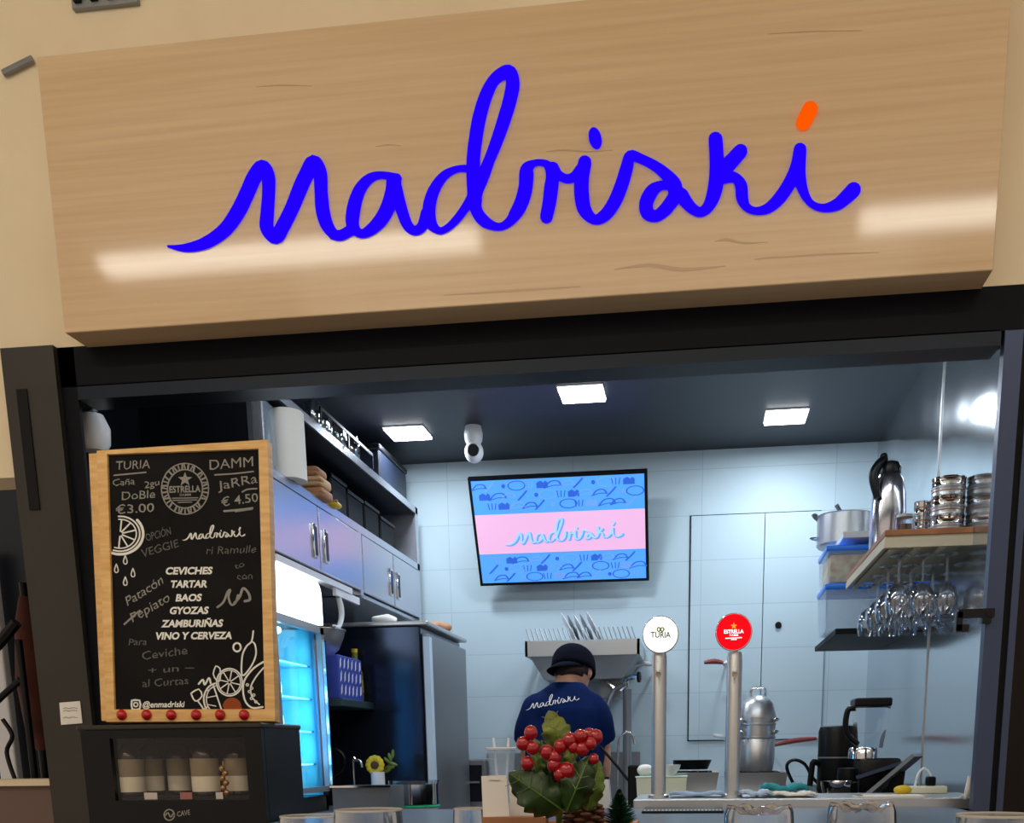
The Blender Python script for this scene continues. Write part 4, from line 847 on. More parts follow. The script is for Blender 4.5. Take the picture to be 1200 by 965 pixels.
for q,sg_ in ((.50,1),(.66,1),(.50,-1),(.66,-1)): MB().tube([(c.x+sg_*r*.75,4.6-r*.75,zg+Hh*q),(c.x+sg_*r*.9,4.6-r*.95,zg+Hh*(q+.02)),(c.x+sg_*r*1.12,4.6-r*.55,zg+Hh*(q+.02)),(c.x+sg_*r*.95,4.6-r*.35,zg+Hh*q)],.005,8,4).build('side_handle','chrome',t,True)
# pans hung on the wall and standing
def pan(px,py,pxe,pye,Y,rp,label,hm,zbase=None):
    c = at(px,py,Y); e = at(pxe,pye,Y); o = thing('frying_pan',label,'pan',(c.x,Y,c.z))
    MB().lathe([(rp*.8,0),(rp*.98,.035),(rp,.04),(rp*.95,.036),(rp*.77,.005),(0,.005)],(c.x,Y,c.z),28).build('pan_body','black',o,True)
    sgn = 1 if e.x > c.x else -1
    MB().tube([(c.x+sgn*rp*.95,Y,c.z+.033),((c.x+sgn*rp+e.x)/2,Y,(c.z+.03+e.z)/2+.004),(e.x,Y,e.z)],[.006,.011,.008],8,4).build('handle',hm,o,True)
    return o
K['redh'] = mat('dark red handle',srgb(130,52,52),.4)
zg1 = s1[0]-.012
c = at(811,902,4.6); o = pan(811,at(811,900,4.6) and 902,795,898,4.62,.085,'black frying pan on the stove left of the red beer tap','black_m')
o.location.z += 0
# handles poking out either side of the red tap (sauce pan behind column, lids on the wall)
def hook_pan(px,py,pxe,pye,label,hm):
    Y = 5.30; e = at(pxe,pye,Y); c = at(px,py,Y); o = thing('ladle',label,'ladle',((e.x+c.x)/2,Y,c.z))
    MB().tube([c,(c+e)/2+Vector((0,0,.008)),e],[.006,.013,.008],8,4).build('handle',hm,o,True)
    MB().cyl((c.x,Y,c.z),(c.x,BACK-.014,c.z),.006).build('hook','chrome',o)
    MB().ball((c.x,Y,c.z),.02,1,.6,.8,12).build('cup','steel',o,True)
hook_pan(851,778,825,777,'dark red handled ladle sticking out left of the red beer tap','redh')
hook_pan(903,875,957,866,'red handled ladle sticking out right of the steamer pot','redh')
hook_pan(855,869,836,862,'steel ladle sticking out left of the steamer pot','steel')
hook_pan(768,780,744,780,'flat steel ladle sticking out left of the white beer tap','steel')
# white container, bowl, towels
Y = 4.31; a, b = at(745,926,Y), at(805,926,Y); t = thing('food_tub','ivory plastic food tub on the prep counter behind the white beer tap','tub',((a.x+b.x)/2,Y+.1,PC))
ztub = at(775,910,Y).z; openbox(MB(),a.x+.008,Y,b.x-.008,Y+.08,PC,ztub-.006,.003,.006).build('tub','ivory',t); MB().rbox((a.x-.002,Y-.01,ztub-.006),(b.x+.002,Y+.085,ztub),.002,1).build('lid',mat('pale green lid',srgb(210,232,216),.4),t)
c = at(788,901,4.42); o = thing('white_bowl','small white bowl on the ivory food tub','bowl',(c.x-.01,4.35,ztub)); MB().lathe([(.02,0),(.042,.03),(.046,.045),(.043,.045),(.03,.012),(0,.006)],(c.x-.01,4.35,ztub),20).build('bowl','white',o,True)
c = at(757,903,4.42); o = MB().ball((c.x,4.35,ztub+.024),.03,1.25,1,.8,14).build('kitchen_towel','paper',None,True); tag(o,'crumpled white kitchen towel with red corner on the ivory food tub','towel')
def flatcloth(x0,x1,y,Y,z,m,name,label,cat,h=.012):
    a, b = at(x0,y,Y), at(x1,y,Y); mb = MB(); n = 10; rows = []
    for j in range(5):
        rows.append([mb.bm.verts.new((a.x+(b.x-a.x)*i/n, Y+.03*j-.06, z+h*(.55+.45*math.sin(i*1.3+j)*math.cos(j*1.1+i*.3)))) for i in range(n+1)])
    for p_,q_ in zip(rows,rows[1:]):
        for i in range(n): mb._f([p_[i],p_[i+1],q_[i+1],q_[i]])
    o = mb.build(name,m,None,True); md = o.modifiers.new('s','SOLIDIFY'); md.thickness = h*.5; md.offset = 1
    tag(o,label,cat)
flatcloth(893,944,929,3.20,zs,'teal','teal_cloth','teal cleaning cloth on the service counter right of the red tap','cloth',.026)
flatcloth(905,955,935,3.06,zs,'paper','napkin','folded white napkin on the service counter in front of the teal cloth','napkin',.012)
flatcloth(868,903,934,3.06,zs,mat('pale blue plastic',srgb(176,200,230),.4),'plastic_packet','pale blue plastic packet on the service counter beside the red tap','packet',.016)
flatcloth(785,850,935,3.10,zs,mat('ice blue plastic',srgb(150,180,215),.3),'plastic_sheet','pale plastic sheet on the service counter between the beer taps','sheet',.012)
Y = 4.35; c = at(742,915,Y); t = thing('dish_brush','black dish brush standing right of the person','brush',(c.x,Y,PC))
MB().rbox((c.x-.022,Y-.012,PC),(c.x+.026,Y+.012,at(742,897,Y).z),.008,2).build('head','black_m',t); MB().tube([(c.x-.01,Y,PC+.1),(at(722,880,Y).x,Y,at(722,897,Y).z),(at(703,873,Y).x,Y,at(703,875,Y).z)],.006,8,3).build('handle','black',t)
Y = 4.3; a, b = at(694,925,Y), at(716,925,Y); t = thing('grater','steel box grater right of the person','grater',((a.x+b.x)/2,Y,PC)); zq = at(705,914,Y).z
t2 = MB(); t2.hexa([(a.x,Y,PC),(b.x,Y,PC),(b.x,Y+.07,PC),(a.x,Y+.07,PC),(a.x+.01,Y+.01,zq),(b.x-.01,Y+.01,zq),(b.x-.01,Y+.06,zq),(a.x+.01,Y+.06,zq)]); t2.build('body','steel',t); MB().box((a.x+.01,Y+.02,zq),(b.x-.01,Y+.05,zq+.01)).build('grip','black',t)
# sink under the person's hands is part of the back counter: cut look with a rim
MB().box((-.62-.25,5.02,BC),(-.62+.25,5.035,BC+.008)).build('sink_rim','chrome',[o for o in bpy.data.objects if o.name=='back_counter'][0])

# ---- right side: shelves
YA = atX(1141,624,RWALL).y; YB = YA+.87; q = at(1037,631,YA); SX, SZ = q.x, q.z
t = thing('glass_shelf','wooden shelf with a hanging glass rail on the right steel wall','shelf',(.7,3.6,SZ))
MB().rbox((SX,YA,SZ+.006),(RWALL,YB,SZ+.024),.002,1).build('board','wood_r',t); MB().box((SX+.002,YA+.004,SZ-.004),(RWALL,YB-.002,SZ+.006)).build('underside','under',t); MB().box((SX,YA+.004,SZ-.028),(RWALL,YA+.022,SZ-.004)).build('front_rail','under',t)
mb = MB(); mb.box((SX,YA+.022,SZ-.026),(SX+.012,YB,SZ-.004)); mb.build('side_rail','under',t)
rails = [SX+.03+.075*k for k in range(4)]
for x in rails:
    if x < RWALL-.01: MB().box((x-.010,YA+.03,SZ-.030),(x+.010,YB-.02,SZ-.026)).box((x-.002,YA+.03,SZ-.026),(x+.002,YB-.02,SZ-.004)).build('glass_rail','under',t)
def hang(x,y,label):
    o = thing('wine_glass',label,'wine glass',(x,y,SZ-.21),'wine glasses hanging under the wooden shelf')
    z = SZ-.032; prof = [(.0,0),(.031,-.001),(.032,-.004),(.012,-.008),(.004,-.014),(.0035,-.085),(.012,-.090),(.030,-.106),(.040,-.132),(.039,-.160),(.032,-.188),(.031,-.188),(.038,-.160),(.039,-.132),(.029,-.108),(.011,-.093),(0,-.091)]
    MB().lathe(prof[:6],(x,y,z),20).build('foot_and_stem','glass',o,True); MB().lathe(prof[5:],(x,y,z),24).build('bowl','glass',o,True); return o
rowl = ('nearest the opening','second from the opening','third from the opening','nearest the pots'); coll = ('outer row','middle row','row nearest the wall')
gs = None
for j,y in enumerate((YA+.11,YA+.31,YA+.51,YA+.72)):
    for i in range(3):
        x = (rails[i]+min(rails[i+1],RWALL-.012))/2 if i < len(rails)-1 else rails[i]; 
        if x > RWALL-.04: continue
        l = 'hanging wine glass in the %s, %s'%(coll[i],rowl[j])
        if gs is None: gs = hang(x,y,l); g0_ = (x,y)
        else: dup(gs,(x-g0_[0],y-g0_[1],0),l)
# on the wooden shelf
ST = SZ+.024
def tin(px,Y,r,z,h,label,m='steel',name='steel_tin'):
    x = min(at(px,600,Y).x,RWALL-r-.002); o = thing(name,label,'tin',(x,Y,z),'steel tins on the wooden shelf')
    MB().lathe([(r*.96,0),(r,.003),(r*.985,.006),(r*.985,h-.007),(r*1.02,h-.005),(r*1.02,h-.001),(r*.98,h),(0,h)],(x,Y,z),28).build('tin_body',m,o,True)
    MB().lathe([(r*1.0,h*.45),(r*1.008,h*.5),(r*1.0,h*.55)],(x,Y,z),28).build('seam','wood_r',o,True)
h = (at(1115,561,YA+.13).z-ST)/6
names = ('lowest','second','third','fourth','fifth','topmost')
for k in range(6): tin(1113,YA+.13,.052,ST+h*k,h,'steel tin in the wide stack on the wooden shelf, %s of six'%names[k],'chrome' if k%2 else 'steel')
h2 = (at(1081,589,YA+.20).z-ST)/3
for k in range(3): tin(1081,YA+.20,.027,ST+h2*k,h2,'small steel tin in the narrow stack on the wooden shelf, %s of three'%('lowest','middle','topmost')[k],'chrome')
JY = YA+.12; x = at(1060,610,JY).x; t = thing('spice_jar','small glass jar with brown contents on the wooden shelf','jar',(x,JY,ST)); hj = at(1060,604,JY).z-ST
MB().lathe([(.027,0),(.028,.003),(.028,hj*.8),(.022,hj*.9)],(x,JY,ST),24).build('jar','glass',t,True); MB().lathe([(.024,.002),(.024,hj*.55),(0,hj*.55)],(x,JY,ST),20).build('contents','cone',t); MB().lathe([(.026,hj*.88),(.026,hj),(0,hj)],(x,JY,ST),20).build('lid','steel',t)
# white shelf with pots and thermos
WY0, WY1 = 4.44, 5.10; q = at(988,627,WY0); WX, WZ = q.x, q.z
t = thing('white_shelf','thin white shelf carrying pots at the right, beyond the wooden shelf','shelf',(.65,4.35,WZ)); MB().rbox((WX,WY0,WZ-.012),(RWALL,WY1,WZ+.012),.002,1).build('board','white',t)
for y in (4.86,5.0): MB().prism([(RWALL,y,WZ-.012),(RWALL-.15,y,WZ-.012),(RWALL,y,WZ-.1)],(0,.01,0)).build('bracket','white',t)
WT = ST; Y = 3.82; x = at(1041,600,Y).x; ht_ = at(1041,552,Y).z-WT; r = px2m(18.5,Y)
x = min(x,RWALL-r-.01)
t = thing('thermos_jug','steel thermos jug with black handle and lid standing at the back of the wooden shelf','thermos',(x,Y,WT))
MB().lathe([(r*.97,0),(r,.004),(r,ht_*.45),(r*.93,ht_*.7),(r*.75,ht_*.88),(r*.55,ht_*.95)],(x,Y,WT),32).build('body','satin_chrome',t,True)
MB().lathe([(r*.58,ht_*.95),(r*.62,ht_*1.03),(r*.45,ht_*1.10),(r*.2,ht_*1.12),(0,ht_*1.12)],(x,Y,WT),24).build('lid','black',t,True)
MB().tube([(x-r*.35,Y-r*.3,WT+ht_*1.14),(x-r*.75,Y-r*.5,WT+ht_*1.05),(x-r*1.0,Y-r*.6,WT+ht_*.9),(x-r*.75,Y-r*.75,WT+ht_*.62)],[.012,.016,.017,.012],10,5).build('handle','black',t,True)
MB().ball((x-r*.45,Y-r*.3,WT+ht_*1.16),.014,1,1,.9,12).build('thumb_lever','black',t,True)
WT = WZ+.012
def pot(px,Y,r,top,label,hx,hy,hz0):
    x = at(px,600,Y).x; z = WT; h = at(px,top,Y).z-z; o = thing('cooking_pot',label,'pot',(x,Y,z))
    MB().lathe([(r*.94,0),(r,.008),(r,h-.004),(r*1.03,h),(r*.97,h),(r*.96,.012),(0,.01)],(x,Y,z),32).build('pot_body','steel',o,True)
    e = at(hx,hy,Y); MB().tube([(x-r*.9,Y,z+h*.85),((x-r+e.x)/2,Y,(z+h*.9+e.z)/2+.01),e],[.008,.012,.009],8,4).build('handle','steel_d',o,True)
    MB().tube([(x-r*.98,Y-.02,z+h*.3),(x-r*1.2,Y,z+h*.32),(x-r*.98,Y+.02,z+h*.3)],.005,8,4).build('side_loop','chrome',o,True)
pot(991,4.78,.118,605,'steel saucepan on the white shelf, its handle pointing left',952,606,0)
Y = 4.76; a = at(992,612,Y); b = at(980,592,Y); t = thing('ladle','steel ladle handle leaning out of the saucepan on the white shelf','ladle',(a.x+.03,Y,WT+.02))
MB().tube([(a.x+.03,Y,WT+.03),a,b],[.005,.006,.009],8,3).build('handle','steel_d',t); MB().ball((a.x+.032,Y,WT+.035),.02,1,1,.7,12).build('cup','steel',t,True)
# dark shelf with food containers
DY0, DY1 = 4.40, 5.15; q = at(979,737,DY0); DX, DZ = q.x, q.z
t = thing('dark_shelf','dark grey shelf under the food containers on the right wall','shelf',(.65,4.3,DZ-.02)); MB().rbox((DX,DY0,DZ-.022),(RWALL,DY1,DZ),.002,1).build('board',mat('dark shelf board',srgb(30,31,36),.6,spec=.2),t)
def cont(z0,z1,label,fill):
    Y = 4.48; x0, x1 = at(966,700,Y).x, RWALL-.02; o = thing('food_container',label,'container',((x0+x1)/2,Y+.15,z0),'blue lidded food containers'); 
    openbox(MB(),x0+.012,Y,x1-.01,Y+.28,z0,z1-.022,.003,.008).build('tub','clearbox',o)
    MB().rbox((x0,Y-.012,z1-.024),(x1,Y+.292,z1),.006,2).build('lid','blue_lid',o,True)
    if fill: MB().rbox((x0+.018,Y+.006,z0+.006),(x1-.016,Y+.272,z1-.035),.008,2).build('contents','pasta',o,True)
zm_ = at(990,684,4.48).z; zt3 = at(990,639,4.48).z
cont(DZ,zm_,'translucent food container with blue lid standing on the dark shelf',False); cont(zm_,zt3,'translucent food container full of pasta stacked on the other blue lidded one',True)

# ---- right counter and appliances
RC = zs-.03; 
t = thing('side_counter','dark counter along the right steel wall','counter',(.55,4.0,0)); 
rx0 = .375
MB().rbox((rx0,3.31,RC-.03),(RWALL-.001,4.98,RC),.003,1).build('worktop','black',t); MB().box((rx0+.03,3.33,0),(RWALL-.001,4.96,RC-.03)).build('cabinet','black_m',t)
Y = 4.05; x = at(981,880,Y).x; r = px2m(21,Y); zt4 = at(981,851,Y).z
AF = t = thing('air_fryer','black cylindrical air fryer on the right counter','air fryer',(x,Y,RC))
MB().lathe([(r*.92,0),(r,.012),(r,zt4-RC-.02),(r*.93,zt4-RC-.004),(r*.8,zt4-RC),(0,zt4-RC)],(x,Y,RC),36).build('body','black',t,True); MB().lathe([(r*1.004,(zt4-RC)*.52),(r*1.008,(zt4-RC)*.53),(r*1.004,(zt4-RC)*.54)],(x,Y,RC),36).build('drawer_seam','steel_d',t)
hx = at(958,905,Y).x; zz = at(958,893,Y).z
MB().tube([(x-r*.9,Y-.02,zz-.01),(hx-.02,Y-.03,zz),(hx-.025,Y-.03,zz-.03),(hx-.03,Y-.03,zz-.09)],.011,8,3).build('drawer_handle','black_m',t,True)
mb = MB(); pa = [at(*q,4.2) for q in ((920,925),(922,900),(930,891),(943,896),(951,910),(958,918))]; pa[0].x = max(pa[0].x,rx0+.012); pa[0].z = RC+.006; mb.tube(pa,.0065,8,5); mb.build('power_cord','black',AF,True)
Y = 3.75; xb = at(1018,880,Y).x; t = thing('blender','black blender with clear square jar on the right counter','blender',(xb,Y,RC))
zj0, zj1, zl1 = at(1022,877,Y).z, at(1022,829,Y).z, at(1022,819,Y).z; hb = .066
x0b, x1b = at(1003,905,Y).x, at(1052,905,Y).x
MB().rbox((x0b,Y-.07,RC),(x1b,Y+.08,zj0-.035),.012,2).build('motor_base','black',t,True)
MB().lathe([(.05,0),(.05,.03),(.045,.038)],(xb-.02,Y,zj0-.036),24).build('collar','chrome',t,True)
jr = MB(); w0,w1 = .040,.058
jr.hexa([(xb-w0,Y-w0,zj0),(xb+w0,Y-w0,zj0),(xb+w0,Y+w0,zj0),(xb-w0,Y+w0,zj0),(xb-w1,Y-w1,zj1),(xb+w1,Y-w1,zj1),(xb+w1,Y+w1,zj1),(xb-w1,Y+w1,zj1)]); jr.build('jar','glass',t)
MB().rbox((xb-w1-.004,Y-w1-.004,zj1),(xb+w1+.004,Y+w1+.004,zl1),.006,2).build('lid','black',t)
MB().tube([(xb-w1+.002,Y-.02,zj1-.004),(xb-w1-.022,Y-.02,zj1-.012),(xb-w1-.024,Y-.02,zj1-.08),(xb-w0+.0,Y-.02,zj0+.012)],.010,8,4).build('handle','black',t,True)
Y = 3.60; a,b = at(985,900,Y), at(1003,900,Y); t = thing('coffee_grinder','small black grinder in front of the air fryer','grinder',(a.x,Y,RC)); MB().lathe([(.034,0),(.036,.01),(.032,.05),(.036,.07),(.034,.10),(.0,.102)],((a.x+b.x)/2,Y,RC),24).build('body','black',t,True); MB().lathe([(.0335,.052),(.0335,.056)],((a.x+b.x)/2,Y,RC),24).build('band','steel_d',t)
Y = 3.42; c = at(962,930,Y); t = thing('steel_bowl','small shiny steel bowl beside the teal cloth','bowl',(max(c.x,.44),Y,RC)); hbw = at(962,916,Y).z-RC
MB().lathe([(.025,0),(.04,.012),(.048,hbw*.8),(.05,hbw),(.047,hbw),(.036,.018),(0,.006)],(max(c.x,.44),Y,RC),28).build('bowl','chrome',t,True)
# tilted order terminals
def slabdev(pts,Y0,Y1,th,label,name,m,fm_):
    p0,p1 = at(*pts[0],Y0), at(*pts[1],Y1); o = thing(name,label,'tablet',(p0.x,Y0,RC))
    d = (p1-p0); side = Vector((.35,.94,0)).normalized()*.17; n = d.cross(side).normalized(); n = n if n.z > 0 else -n
    MB().prism([p0,p0+d,p0+d+side,p0+side],n*th).build('housing',m,o); e = .008/d.length
    i_ = [p0+d*.05+side*.06, p0+d*.95+side*.06, p0+d*.95+side*.94, p0+d*.05+side*.94]; MB().prism([q+n*th for q in i_],n*.0015).build('screen',fm_,o)
    ft = Vector((p0.x+d.x*.62,p0.y+d.y*.62+.06,RC)); tp = p0+d*.62+side*.4
    MB().prism([ft+Vector((-.03,0,0)),ft+Vector((.03,0,0)),tp+Vector((.015,0,-.001)),tp+Vector((-.015,0,-.001))],(0,.02,0)).build('stand','black_m',o)
    return o
zr = at(1016,936,3.30)
slabdev(((1016,934),(1072,887)),3.33,3.40,.012,'tilted black tablet on a stand in front of the blender','tablet','steel_d','black')
slabdev(((1004,914),(1056,897)),3.50,3.53,.012,'small dark tilted payment terminal behind the tablet','payment_terminal','frame','black')
# power strip and cables
Y = 3.24; a, b = at(1052,938,Y), at(1108,931,Y); t = thing('power_strip','white power strip on the service counter at right','power strip',((a.x+b.x)/2,Y,zs)); MB().rbox((a.x,Y-.025,zs),(min(b.x,.775),Y+.025,zs+.022),.005,2).build('housing','ivory',t,True)
x = at(1090,925,Y).x; MB().rbox((x-.014,Y-.012,zs+.022),(x+.014,Y+.012,zs+.05),.005,2).build('plug','black',t)
pa = [at(*q,Y) for q in ((1090,918),(1089,906),(1083,901),(1076,908),(1071,926))]; mb = MB(); mb.tube([(x,Y,zs+.05)]+pa[1:],.0035,8,5); mb.build('cable','white',t,True)
Y = 3.17; c = at(1056,932,Y); t = thing('lemon_wedge','yellow lemon wedge beside the power strip','lemon',(c.x,Y,zs)); MB().ball((c.x,Y-.02,zs+.014),.014,1.9,1,1,14).build('peel','yellow',t,True); MB().box((c.x-.02,Y-.022,zs+.012),(c.x+.02,Y-.018,zs+.018)).build('flesh','ivory',t)
Y = 3.0; c = at(1045,940,Y); t = thing('receipt_pad','cream order pad on the service counter under the tablet','pad',(c.x,Y,zs)); MB().rbox((c.x-.10,Y-.035,zs),(c.x+.08,Y+.05,zs+.006),.001,1).build('paper_block','paper',t); MB().box((c.x-.10,Y-.036,zs+.006),(c.x-.085,Y+.051,zs+.008)).build('binding','steel_d',t)
mb = MB(); pa = [at(*q,2.96) for q in ((1126,946),(1131,936),(1135,926),(1137,910))]; pa[0].z = zs+.005; mb.tube(pa,[.004,.005,.010,.006],8,5); tag(mb.build('white_cable','paper',None,True),'white cable with a plug standing against the right window frame','cable')
# latch on the frame
Y = 2.79; t = thing('window_latch','black hooked latch on the right window frame','latch',at(1150,722,2.8)); P = lambda x,y: at(x,y,Y)
mb = MB()
for a_,b_ in (((1122,715),(1164,724)),((1120,718),(1126,740)),((1120,733),(1134,741)),((1150,724),(1160,731))):
    p,q = P(*a_), P(*b_); mb.box((p.x,Y-.012,q.z),(q.x,Y+.011,p.z))
mb.build('hook','black',t); MB().lathe([(0,.004),(.006,.004),(.006,0)],P(1156,719)+Vector((0,-.011,0)),12,(0,-1,0)).build('screw','black',t)

# ================================================================== PERSON
PY = 4.62; pc = at(660,830,PY); PX = pc.x
per = thing('person','person seen from behind in navy T-shirt and backward navy cap, standing at the sink','person',(PX,PY,0))
def V(x,y,z): return Vector((PX+x,PY+y,z))
def remesh(mb,name,m,parent,vox,sm=4):
    o = mb.build(name,m,None,True); md = o.modifiers.new('r','REMESH'); md.mode = 'VOXEL'; md.voxel_size = vox; s_ = o.modifiers.new('s','SMOOTH'); s_.iterations = sm; s_.factor = .5
    bpy.context.view_layer.update(); me = bpy.data.meshes.new_from_object(o.evaluated_get(bpy.context.evaluated_depsgraph_get())); o.modifiers.clear(); o.data = me
    for p in me.polygons: p.use_smooth = True
    put(o,parent); return o
def ell(mb,secs,n=28):       # stacked ellipses (x, y, z, rx, ry)
    rings = []
    for x,y,z,rx,ry in secs: rings.append([mb.bm.verts.new(V(x+rx*math.cos(2*math.pi*i/n),y+ry*math.sin(2*math.pi*i/n),z)) for i in range(n)])
    for a,b in zip(rings,rings[1:]):
        for i in range(n): mb._f([a[i],a[(i+1)%n],b[(i+1)%n],b[i]])
    mb._f(rings[0][::-1]); mb._f(rings[-1])
zsho = at(660,802,PY).z           # shoulder height
ztop = at(667,752,PY).z           # top of cap
HC = V(.035,.10,ztop-.118)        # head centre
tilt = Matrix.Rotation(R(-22),4,'X') @ Matrix.Rotation(R(-8),4,'Z')
body = MB()
ell(body,[(0,.0,.86,.155,.11),(0,.0,.95,.16,.115),(0,.02,1.08,.14,.105),(0,.03,1.20,.145,.105),(.0,.04,zsho-.16,.135,.10),(0,.05,zsho-.09,.11,.085),(.012,.06,zsho-.02,.06,.06)])
body.tube([V(.012,.05,zsho-.02),V(.022,.075,zsho+.04),HC+Vector((-.005,-.015,-.04))],[.066,.058,.058],16)
body.ball(HC,.1,.76,.95,1.12,24,tilt)
hp_ = lambda x,y,z: HC + (tilt.to_3x3() @ Vector((x,y,z)))
body.ball(hp_(0,.045,-.055),.06,.9,.85,.95,16,tilt)                                 # jaw
body.tube([hp_(0,.088,.02),hp_(0,.108,-.012),hp_(0,.104,-.022)],[.008,.013,.010],8)   # nose
for s in (-1,1):
    body.ball(hp_(s*.031,.083,.022),.013,1.2,.6,.6,8); body.ball(hp_(s*.03,.082,.002),.011,1.2,.7,.7,8)
    body.ball(hp_(s*.078,-.004,-.012),.026,.38,.75,1.15,12,tilt)                     # ear
body.ball(hp_(0,.092,-.05),.018,1.3,.5,.35,10); body.ball(hp_(0,.09,-.06),.016,1.2,.5,.35,10)
arm = lambda s: [V(s*.10,.05,zsho-.125),V(s*.152,.042,1.30),V(s*.165,.08,1.15),V(s*.15,.21,1.075),V(s*.12,.33,1.03)]
for s in (-1,1):
    P_ = arm(s); body.tube(P_,[.045,.043,.040,.036,.027],14,4)
    w_ = P_[-1]; d = (P_[-1]-P_[-2]).normalized(); sd = Vector((-s*1.0,.3,0)).normalized(); 
    body.ball(w_+d*.045,.045,.85,.95,.42,14)                                         # palm
    for k in range(4):
        b0_ = w_+d*.07+sd*(-.03+.02*k); ln = (.062,.072,.068,.052)[k] if s>0 else (.052,.068,.072,.062)[k]
        body.tube([b0_-d*.02,b0_+d*.02,b0_+d*(ln*.65)+Vector((0,0,-.015)),b0_+d*(ln*.85)+Vector((0,0,-.038))],[.0095,.009,.0085,.0075],8,3)
    tb = w_+d*.02+sd*.028; body.tube([tb,tb+d*.025+sd*.022+Vector((0,0,-.008)),tb+d*.05+sd*.022+Vector((0,0,-.02))],[.012,.0105,.009],8,3)
    body.tube([V(s*.085,0,.90),V(s*.095,.01,.70),V(s*.095,.015,.48),V(s*.10,-.02,.30),V(s*.10,-.03,.09)],[.085,.078,.056,.055,.036],14,3)
    body.tube([V(s*.10,-.05,.045),V(s*.105,.05,.04),V(s*.11,.13,.03)],[.04,.038,.026],12,2)
bo = remesh(body,'body','skin',per,.0065,3)
sh = MB(); g = .018
ell(sh,[(0,-.0,.80,.185,.135),(0,.0,.95,.183,.135),(0,.015,1.08,.178,.13),(0,.025,1.22,.180,.135),(0,.035,zsho-.18,.178,.132),(0,.04,zsho-.11,.165,.122),(.0,.045,zsho-.06,.140,.10),(.005,.05,zsho-.022,.112,.085),(.012,.055,zsho+.006,.076,.070),(.014,.058,zsho+.012,.062,.06)])
for s in (-1,1): sh.tube([V(s*.095,.05,zsho-.075),V(s*.135,.045,zsho-.115),V(s*.152,.035,zsho-.20),V(s*.162,.05,1.24)],[.055,.067,.071,.075],18,4)
so = remesh(sh,'t_shirt','shirt',per,.009,6)
for v in so.data.vertices:      # cloth folds
    z = v.co.z; v.co.y += -.006*math.sin(v.co.x*55+z*22)*max(0,min(1,(1.42-z)*4)); v.co.x += .004*math.sin(z*40+v.co.x*20)
bvh = BVHTree.FromPolygons([v.co.copy() for v in so.data.vertices],[tuple(p.vertices) for p in so.data.polygons])
def fshirt(u,v,h):
    d = ray(u,v).normalized(); loc,_,_,_ = bvh.ray_cast(EYE,d); return (loc if loc else EYE+d*PY)-d*(h+.002)
mb = MB(); logo(mb,fshirt,.001,(616,818,679,833,-9),.75)
o = mb.build('shirt_lettering','paper',so)
pm = MB(); ell(pm,[(0,0,.84,.172,.125),(0,0,.94,.170,.124),(0,.01,1.0,.165,.12)])
for s in (-1,1): pm.tube([V(s*.085,0,.92),V(s*.098,.005,.70),V(s*.10,.005,.48),V(s*.105,-.02,.28),V(s*.105,-.025,.08)],[.09,.088,.072,.068,.062],16,3)
remesh(pm,'trousers','pants',per,.011,4)
for s in (-1,1): 
    q = MB(); q.tube([V(s*.105,-.085,.05),V(s*.105,-.03,.055),V(s*.11,.08,.048),V(s*.115,.17,.04)],[.035,.05,.05,.032],12,3); o = q.build('shoe','black_m',per,True)
    for v in o.data.vertices: v.co.z = max(v.co.z,.001)
hr = MB()
hr.ball(hp_(0,-.010,.0),.1,.79,.91,1.0,24,tilt)
ho = hr.build('hair','hair',per,True)
bmh = bmesh.new(); bmh.from_mesh(ho.data)         # keep the sides and the back, above the nape
inv = tilt.to_3x3().inverted()
kill = [f for f in bmh.faces if (lambda c: c.y > .03 or c.z > .012 or c.z < -.062+.25*abs(c.x))(inv @ (f.calc_center_median()-HC))]
bmesh.ops.delete(bmh,geom=kill,context='FACES'); bmh.to_mesh(ho.data); bmh.free()
md = ho.modifiers.new('s','SOLIDIFY'); md.thickness = .006
cp = MB(); N = 28
capm = tilt @ Matrix.Rotation(R(-24),4,'Z')
cpf = lambda x,y,z: HC + (capm.to_3x3() @ Vector((x,y,z)))
rings = []
for k in range(9):
    a = R(90*k/8); rr_ = math.sin(a) if k else .0; z = .018+.102*math.cos(a)**.8 if k < 8 else .018
    rings.append([cp.bm.verts.new(cpf(.094*rr_*math.cos(2*math.pi*i/N),.107*rr_*math.sin(2*math.pi*i/N),z)) for i in range(N)])
for a,b in zip(rings,rings[1:]):
    for i in range(N): cp._f([a[i],a[(i+1)%N],b[(i+1)%N],b[i]])
low = [cp.bm.verts.new(cpf(.095*math.cos(2*math.pi*i/N),.108*math.sin(2*math.pi*i/N),-.006)) for i in range(N)]
for i in range(N): cp._f([rings[-1][i],rings[-1][(i+1)%N],low[(i+1)%N],low[i]])
bmesh.ops.remove_doubles(cp.bm,verts=cp.bm.verts,dist=.0005)
co = cp.build('cap','cap',per,True); md = co.modifiers.new('s','SOLIDIFY'); md.thickness = .004
br = MB(); top = []; bot = []
pts = []
for i in range(13):
    a = R(200+140*i/12); pts.append((.086*math.cos(a),.100*math.sin(a)))
out_ = []
for i in range(13):
    a = R(200+140*i/12); t_ = math.sin(math.pi*i/12); out_.append((.090*math.cos(a),.103*math.sin(a)-.055*t_))
vi = [br.bm.verts.new(cpf(x*1.06,y*1.09,-.004)) for x,y in pts]; vo = [br.bm.verts.new(cpf(x,y,-.016-.030*math.sin(math.pi*i/12))) for i,(x,y) in enumerate(out_)]
for i in range(12): br._f([vi[i],vi[i+1],vo[i+1],vo[i]])
bo2 = br.build('brim','cap',co,True); md = bo2.modifiers.new('s','SOLIDIFY'); md.thickness = .004
MB().ball(cpf(0,0,.121),.008,1,1,.6,10).build('button','cap',co,True)

